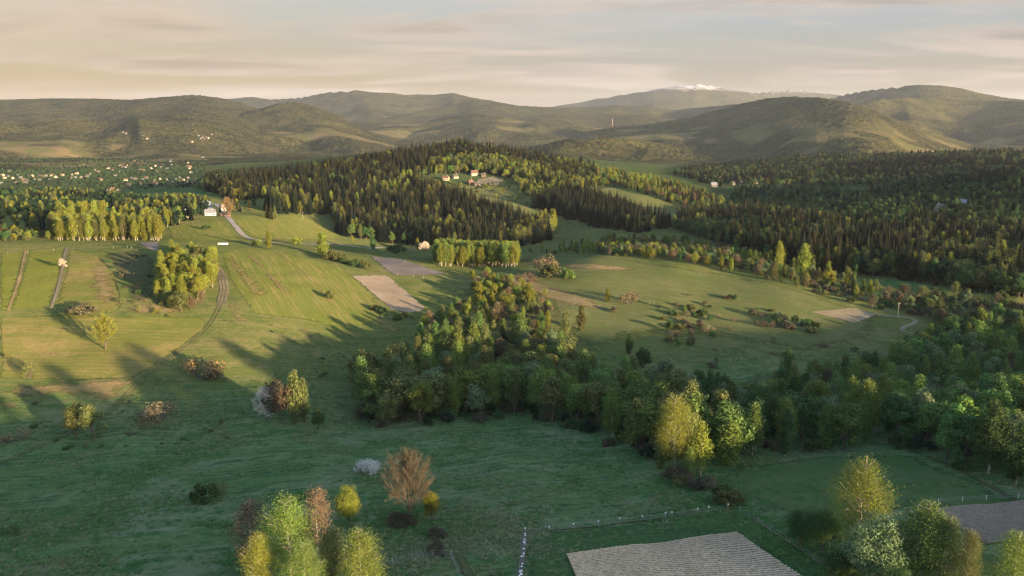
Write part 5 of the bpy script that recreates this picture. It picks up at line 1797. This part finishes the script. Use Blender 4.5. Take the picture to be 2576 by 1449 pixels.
# long white plastic tunnel beside the road
tn_ = MB()
ang = np.linspace(0, math.pi, 9)
prof = np.stack([np.zeros(9), np.cos(ang) * 2.2, np.sin(ang) * 2.3], -1)
vv = np.concatenate([prof + [x_, 0, 0] for x_ in np.linspace(-7, 7, 8)])
tn_.add(vv, [(i * 9 + j, i * 9 + j + 1, (i + 1) * 9 + j + 1, (i + 1) * 9 + j) for i in range(7) for j in range(8)],
        [(e * 9 * 7 + 0, e * 9 * 7 + j, e * 9 * 7 + j + 1) for e in (0, 1) for j in range(1, 8)])
x, y, z = ground(561, 615)
pt_ = link('polytunnel', None, None, (x, y, z + 0.05), (0, 0, 0.05), (0.5, 0.5, 0.5))
tag(pt_, 'long low white plastic tunnel beside the gravel road', 'tunnel')
link('cover', tn_.mesh('cover', [M_POSTW], True), pt_)
hp = MB()
for x_ in np.linspace(-7.02, 7.02, 2):
    hp.tube(prof * 1.01 + [x_, 0, 0], 0.06, 5)
link('hoop', hp.mesh('hoop', [M_WIRE]), pt_)

# ------------------------------------------------------------------ fences, poles, mast
POST = {}


def post_mesh(h, r_, mat, sides=6):
    k = (h, r_, mat.name)
    if k not in POST:
        b = MB()
        b.tube([(0, 0, -0.3), (0, 0, h * 0.6), (0, 0, h)], [r_, r_ * 0.95, r_ * 0.85], sides)
        top = b.v[-1][-sides:].mean(0)
        b.add(np.concatenate([b.v[-1][-sides:], [top + [0, 0, 0.03]]]), t=[(i, (i + 1) % sides, sides) for i in range(sides)])
        POST[k] = b.mesh('post', [mat])
    return POST[k]


def cap_mesh():
    if 'cap' not in POST:
        b = MB()
        b.tube([(0, 0, -0.16), (0, 0, -0.08), (0, 0, 0.10), (0, 0, 0.18), (0, 0, 0.2)], [0.09, 0.17, 0.17, 0.09, 0.01], 8)
        POST['cap'] = b.mesh('cap', [M_POSTW])
    return POST['cap']


def fence(name, pts, h, r_, mat, label, wires=(0.9,), caps=False, lean=0.05, world=None):
    P = [ground(u, v)[:2] for u, v in pts] if world is None else world
    x0, y0 = P[0]
    z0 = float(zt(x0, y0))
    e = link(name, None, None, (x0, y0, z0))
    tag(e, label, 'fence')
    tops = []
    for (x, y) in P:
        z = float(zt(x, y))
        o = link('post', post_mesh(h, r_, mat), e, (x - x0, y - y0, z - z0), (random.gauss(0, lean), random.gauss(0, lean), 0))
        if caps:
            link('cap', cap_mesh(), o, (0, 0, h))
        tops.append((x - x0, y - y0, z - z0))
    tops = np.array(tops)
    for f in wires:
        wb_ = MB()
        pts_ = []
        for i in range(len(tops) - 1):
            for k_ in range(4):
                g = k_ / 4
                p = tops[i] * (1 - g) + tops[i + 1] * g
                p = p + np.array([0, 0, h * f - 0.06 * math.sin(g * math.pi)])
                pts_.append(p)
        pts_.append(tops[-1] + np.array([0, 0, h * f]))
        wb_.tube(pts_, 0.022, 3)
        link('wire', wb_.mesh('wire', [M_WIRE]), e)
    return e


fence('wire_fence', [(1320, 1342), (1381, 1337), (1442, 1331), (1505, 1324), (1558, 1317), (1615, 1310), (1673, 1303), (1690, 1301), (1752, 1292), (1782, 1288), (1830, 1281)],
      1.25, 0.06, M_POST, 'wire fence with white capped posts along the mown plot', (0.35, 0.85), caps=True)
fence('wire_fence', [(1860, 1288), (1905, 1316), (1935, 1336), (1985, 1368), (2045, 1410), (2110, 1455)], 1.5, 0.065, M_POST, 'wire fence running down the right side of the mown plot', (0.4, 0.85))
fence('wire_fence', [(940, 1422), (987, 1420), (1037, 1409), (1087, 1400), (1133, 1398)], 1.55, 0.09, M_POST, 'weathered wooden post fence at the bottom left of the track', (0.3, 0.6, 0.9))
fence('wire_fence', [(1134, 1400), (1141, 1418), (1150, 1440), (1158, 1462)], 1.5, 0.08, M_POST, 'leaning fence posts running off the bottom beside the track', (0.5, 0.9), lean=0.12)
fence('wire_fence', [(2310, 1276), (2360, 1266), (2420, 1262), (2480, 1258), (2560, 1254)], 1.3, 0.05, M_POSTW, 'thin wire fence above the dark ploughed field', (0.5, 0.9))
fence('wire_fence', [(150, 1062), (124, 1080), (105, 1096)], 1.6, 0.10, M_POST, 'three pale leaning posts left of the olive willows', (0.8,), lean=0.08)
fence('wire_fence', [(20, 640), (70, 638), (135, 632), (285, 626), (320, 624), (331, 626), (345, 634)], 1.7, 0.09, M_POST, 'old post fence along the top of the strip fields', (0.8,), lean=0.06)
fence('wire_fence', [(1020, 660), (1055, 652), (1080, 655)], 1.8, 0.10, M_POST, 'few pale posts left of the birch grove', (0.8,))
fence('wire_fence', [(945, 655), (975, 680), (1000, 694), (1040, 698), (1065, 700)], 1.8, 0.10, M_POST, 'pale fence posts along the grey tilled field', (0.8,))
b = MB()
for k in range(26):
    f = random.random()
    x, y, z = ground(1321 + (1308 - 1321) * f + random.uniform(-3, 3), 1345 + 110 * f)
    s = random.uniform(0.10, 0.26)
    d_ = unit(np.random.default_rng(k).normal(0, 1, (6, 3))) * s * 0.3
    base = np.array([(s, 0, 0), (-s, 0, 0), (0, s, 0), (0, -s, 0), (0, 0, s * .8), (0, 0, -s * .8)]) + d_
    st_ = MB()
    st_.add(base, t=[(0, 2, 4), (2, 1, 4), (1, 3, 4), (3, 0, 4), (2, 0, 5), (1, 2, 5), (3, 1, 5), (0, 3, 5)])
    o = link('stone', st_.mesh('stone', [M_POSTW]), None, (x, y, z + 0.28 + s * 0.3))
    tag(o, 'small white stone on the bare earth strip beside the mown plot', 'stone', 'white stones along the earth strip')


def pole(u, v, h, label, arm=True, r_=0.13):
    x, y, z = ground(u, v)
    e = link('utility_pole', None, None, (x, y, z), (0, 0, 0.4))
    tag(e, label, 'pole')
    p_ = MB()
    p_.tube([(0, 0, -0.5), (0, 0, h * .5), (0, 0, h)], [r_ * 1.2, r_, r_ * 0.8], 7)
    link('shaft', p_.mesh('shaft', [M_POST]), e)
    if arm:
        a_ = MB()
        a_.box((-0.9, -0.07, h - 0.7), (0.9, 0.07, h - 0.55))
        link('crossarm', a_.mesh('crossarm', [M_POST]), e)
        for sx in (-0.8, 0, 0.8):
            i_ = MB()
            i_.tube([(sx, 0, h - 0.55), (sx, 0, h - 0.42), (sx, 0, h - 0.3)], [0.05, 0.09, 0.04], 6)
            link('insulator', i_.mesh('insulator', [M_POSTW]), e)


pole(2257, 800, 9.5, 'pale utility pole beside the switchback track', r_=0.15)
pole(762, 552, 9.0, 'wooden pole at the top of the sunlit field', r_=0.16)
pole(1185, 452, 10.0, 'wooden pole standing beside the hilltop houses', r_=0.16)

# red and white lattice mast on the far rise
x, y, z = ground(1540, 318, 2600, 9000)
mh = 62.0
mast = link('lattice_mast', None, None, (x, y, z))
tag(mast, 'red and white lattice mast on the wooded rise under the snowy mountain', 'mast')
for k in range(6):
    b = MB()
    z0, z1 = mh * k / 6, mh * (k + 1) / 6
    w0, w1 = 3.2 * (1 - 0.72 * k / 6), 3.2 * (1 - 0.72 * (k + 1) / 6)
    for sx, sy in ((1, 1), (1, -1), (-1, -1), (-1, 1)):
        b.tube([(sx * w0, sy * w0, z0), (sx * w1, sy * w1, z1)], 0.55, 4)
    cs = [(1, 1), (1, -1), (-1, -1), (-1, 1)]
    for i in range(4):
        (ax, ay), (bx_, by_) = cs[i], cs[(i + 1) % 4]
        b.tube([(ax * w0, ay * w0, z0), (bx_ * w1, by_ * w1, z1)], 0.3, 3)
        b.tube([(bx_ * w0, by_ * w0, z0), (ax * w1, ay * w1, z1)], 0.3, 3)
    link('section', b.mesh('section', [M_RED if k % 2 == 0 else M_POSTW]), mast)
b = MB()
b.tube([(0, 0, mh), (0, 0, mh + 10)], [0.6, 0.25], 5)
link('antenna', b.mesh('antenna', [M_POSTW]), mast)

# ------------------------------------------------------------------ evening haze
hz = MB()
top_z = float(GZ.max()) + 60
rb = float(RI[-1]) + 400
hz.box((-rb, -rb, float(GZ.min()) - 1.0), (rb, rb, max(top_z, CAMZ + 60)))
hm = bpy.data.materials.new('evening_haze')
hm.use_nodes = True
ht = hm.node_tree
ht.nodes.clear()
pvn = nd(ht, 'ShaderNodeVolumePrincipled')
pvn.inputs['Color'].default_value = (0.80, 0.84, 0.93, 1)
pvn.inputs['Density'].default_value = HAZE
pvn.inputs['Anisotropy'].default_value = 0.1
ho = nd(ht, 'ShaderNodeOutputMaterial')
ht.links.new(pvn.outputs[0], ho.inputs['Volume'])
tag(link('haze', hz.mesh('haze', [hm])), 'thin pale evening haze filling the valleys', kind='stuff')
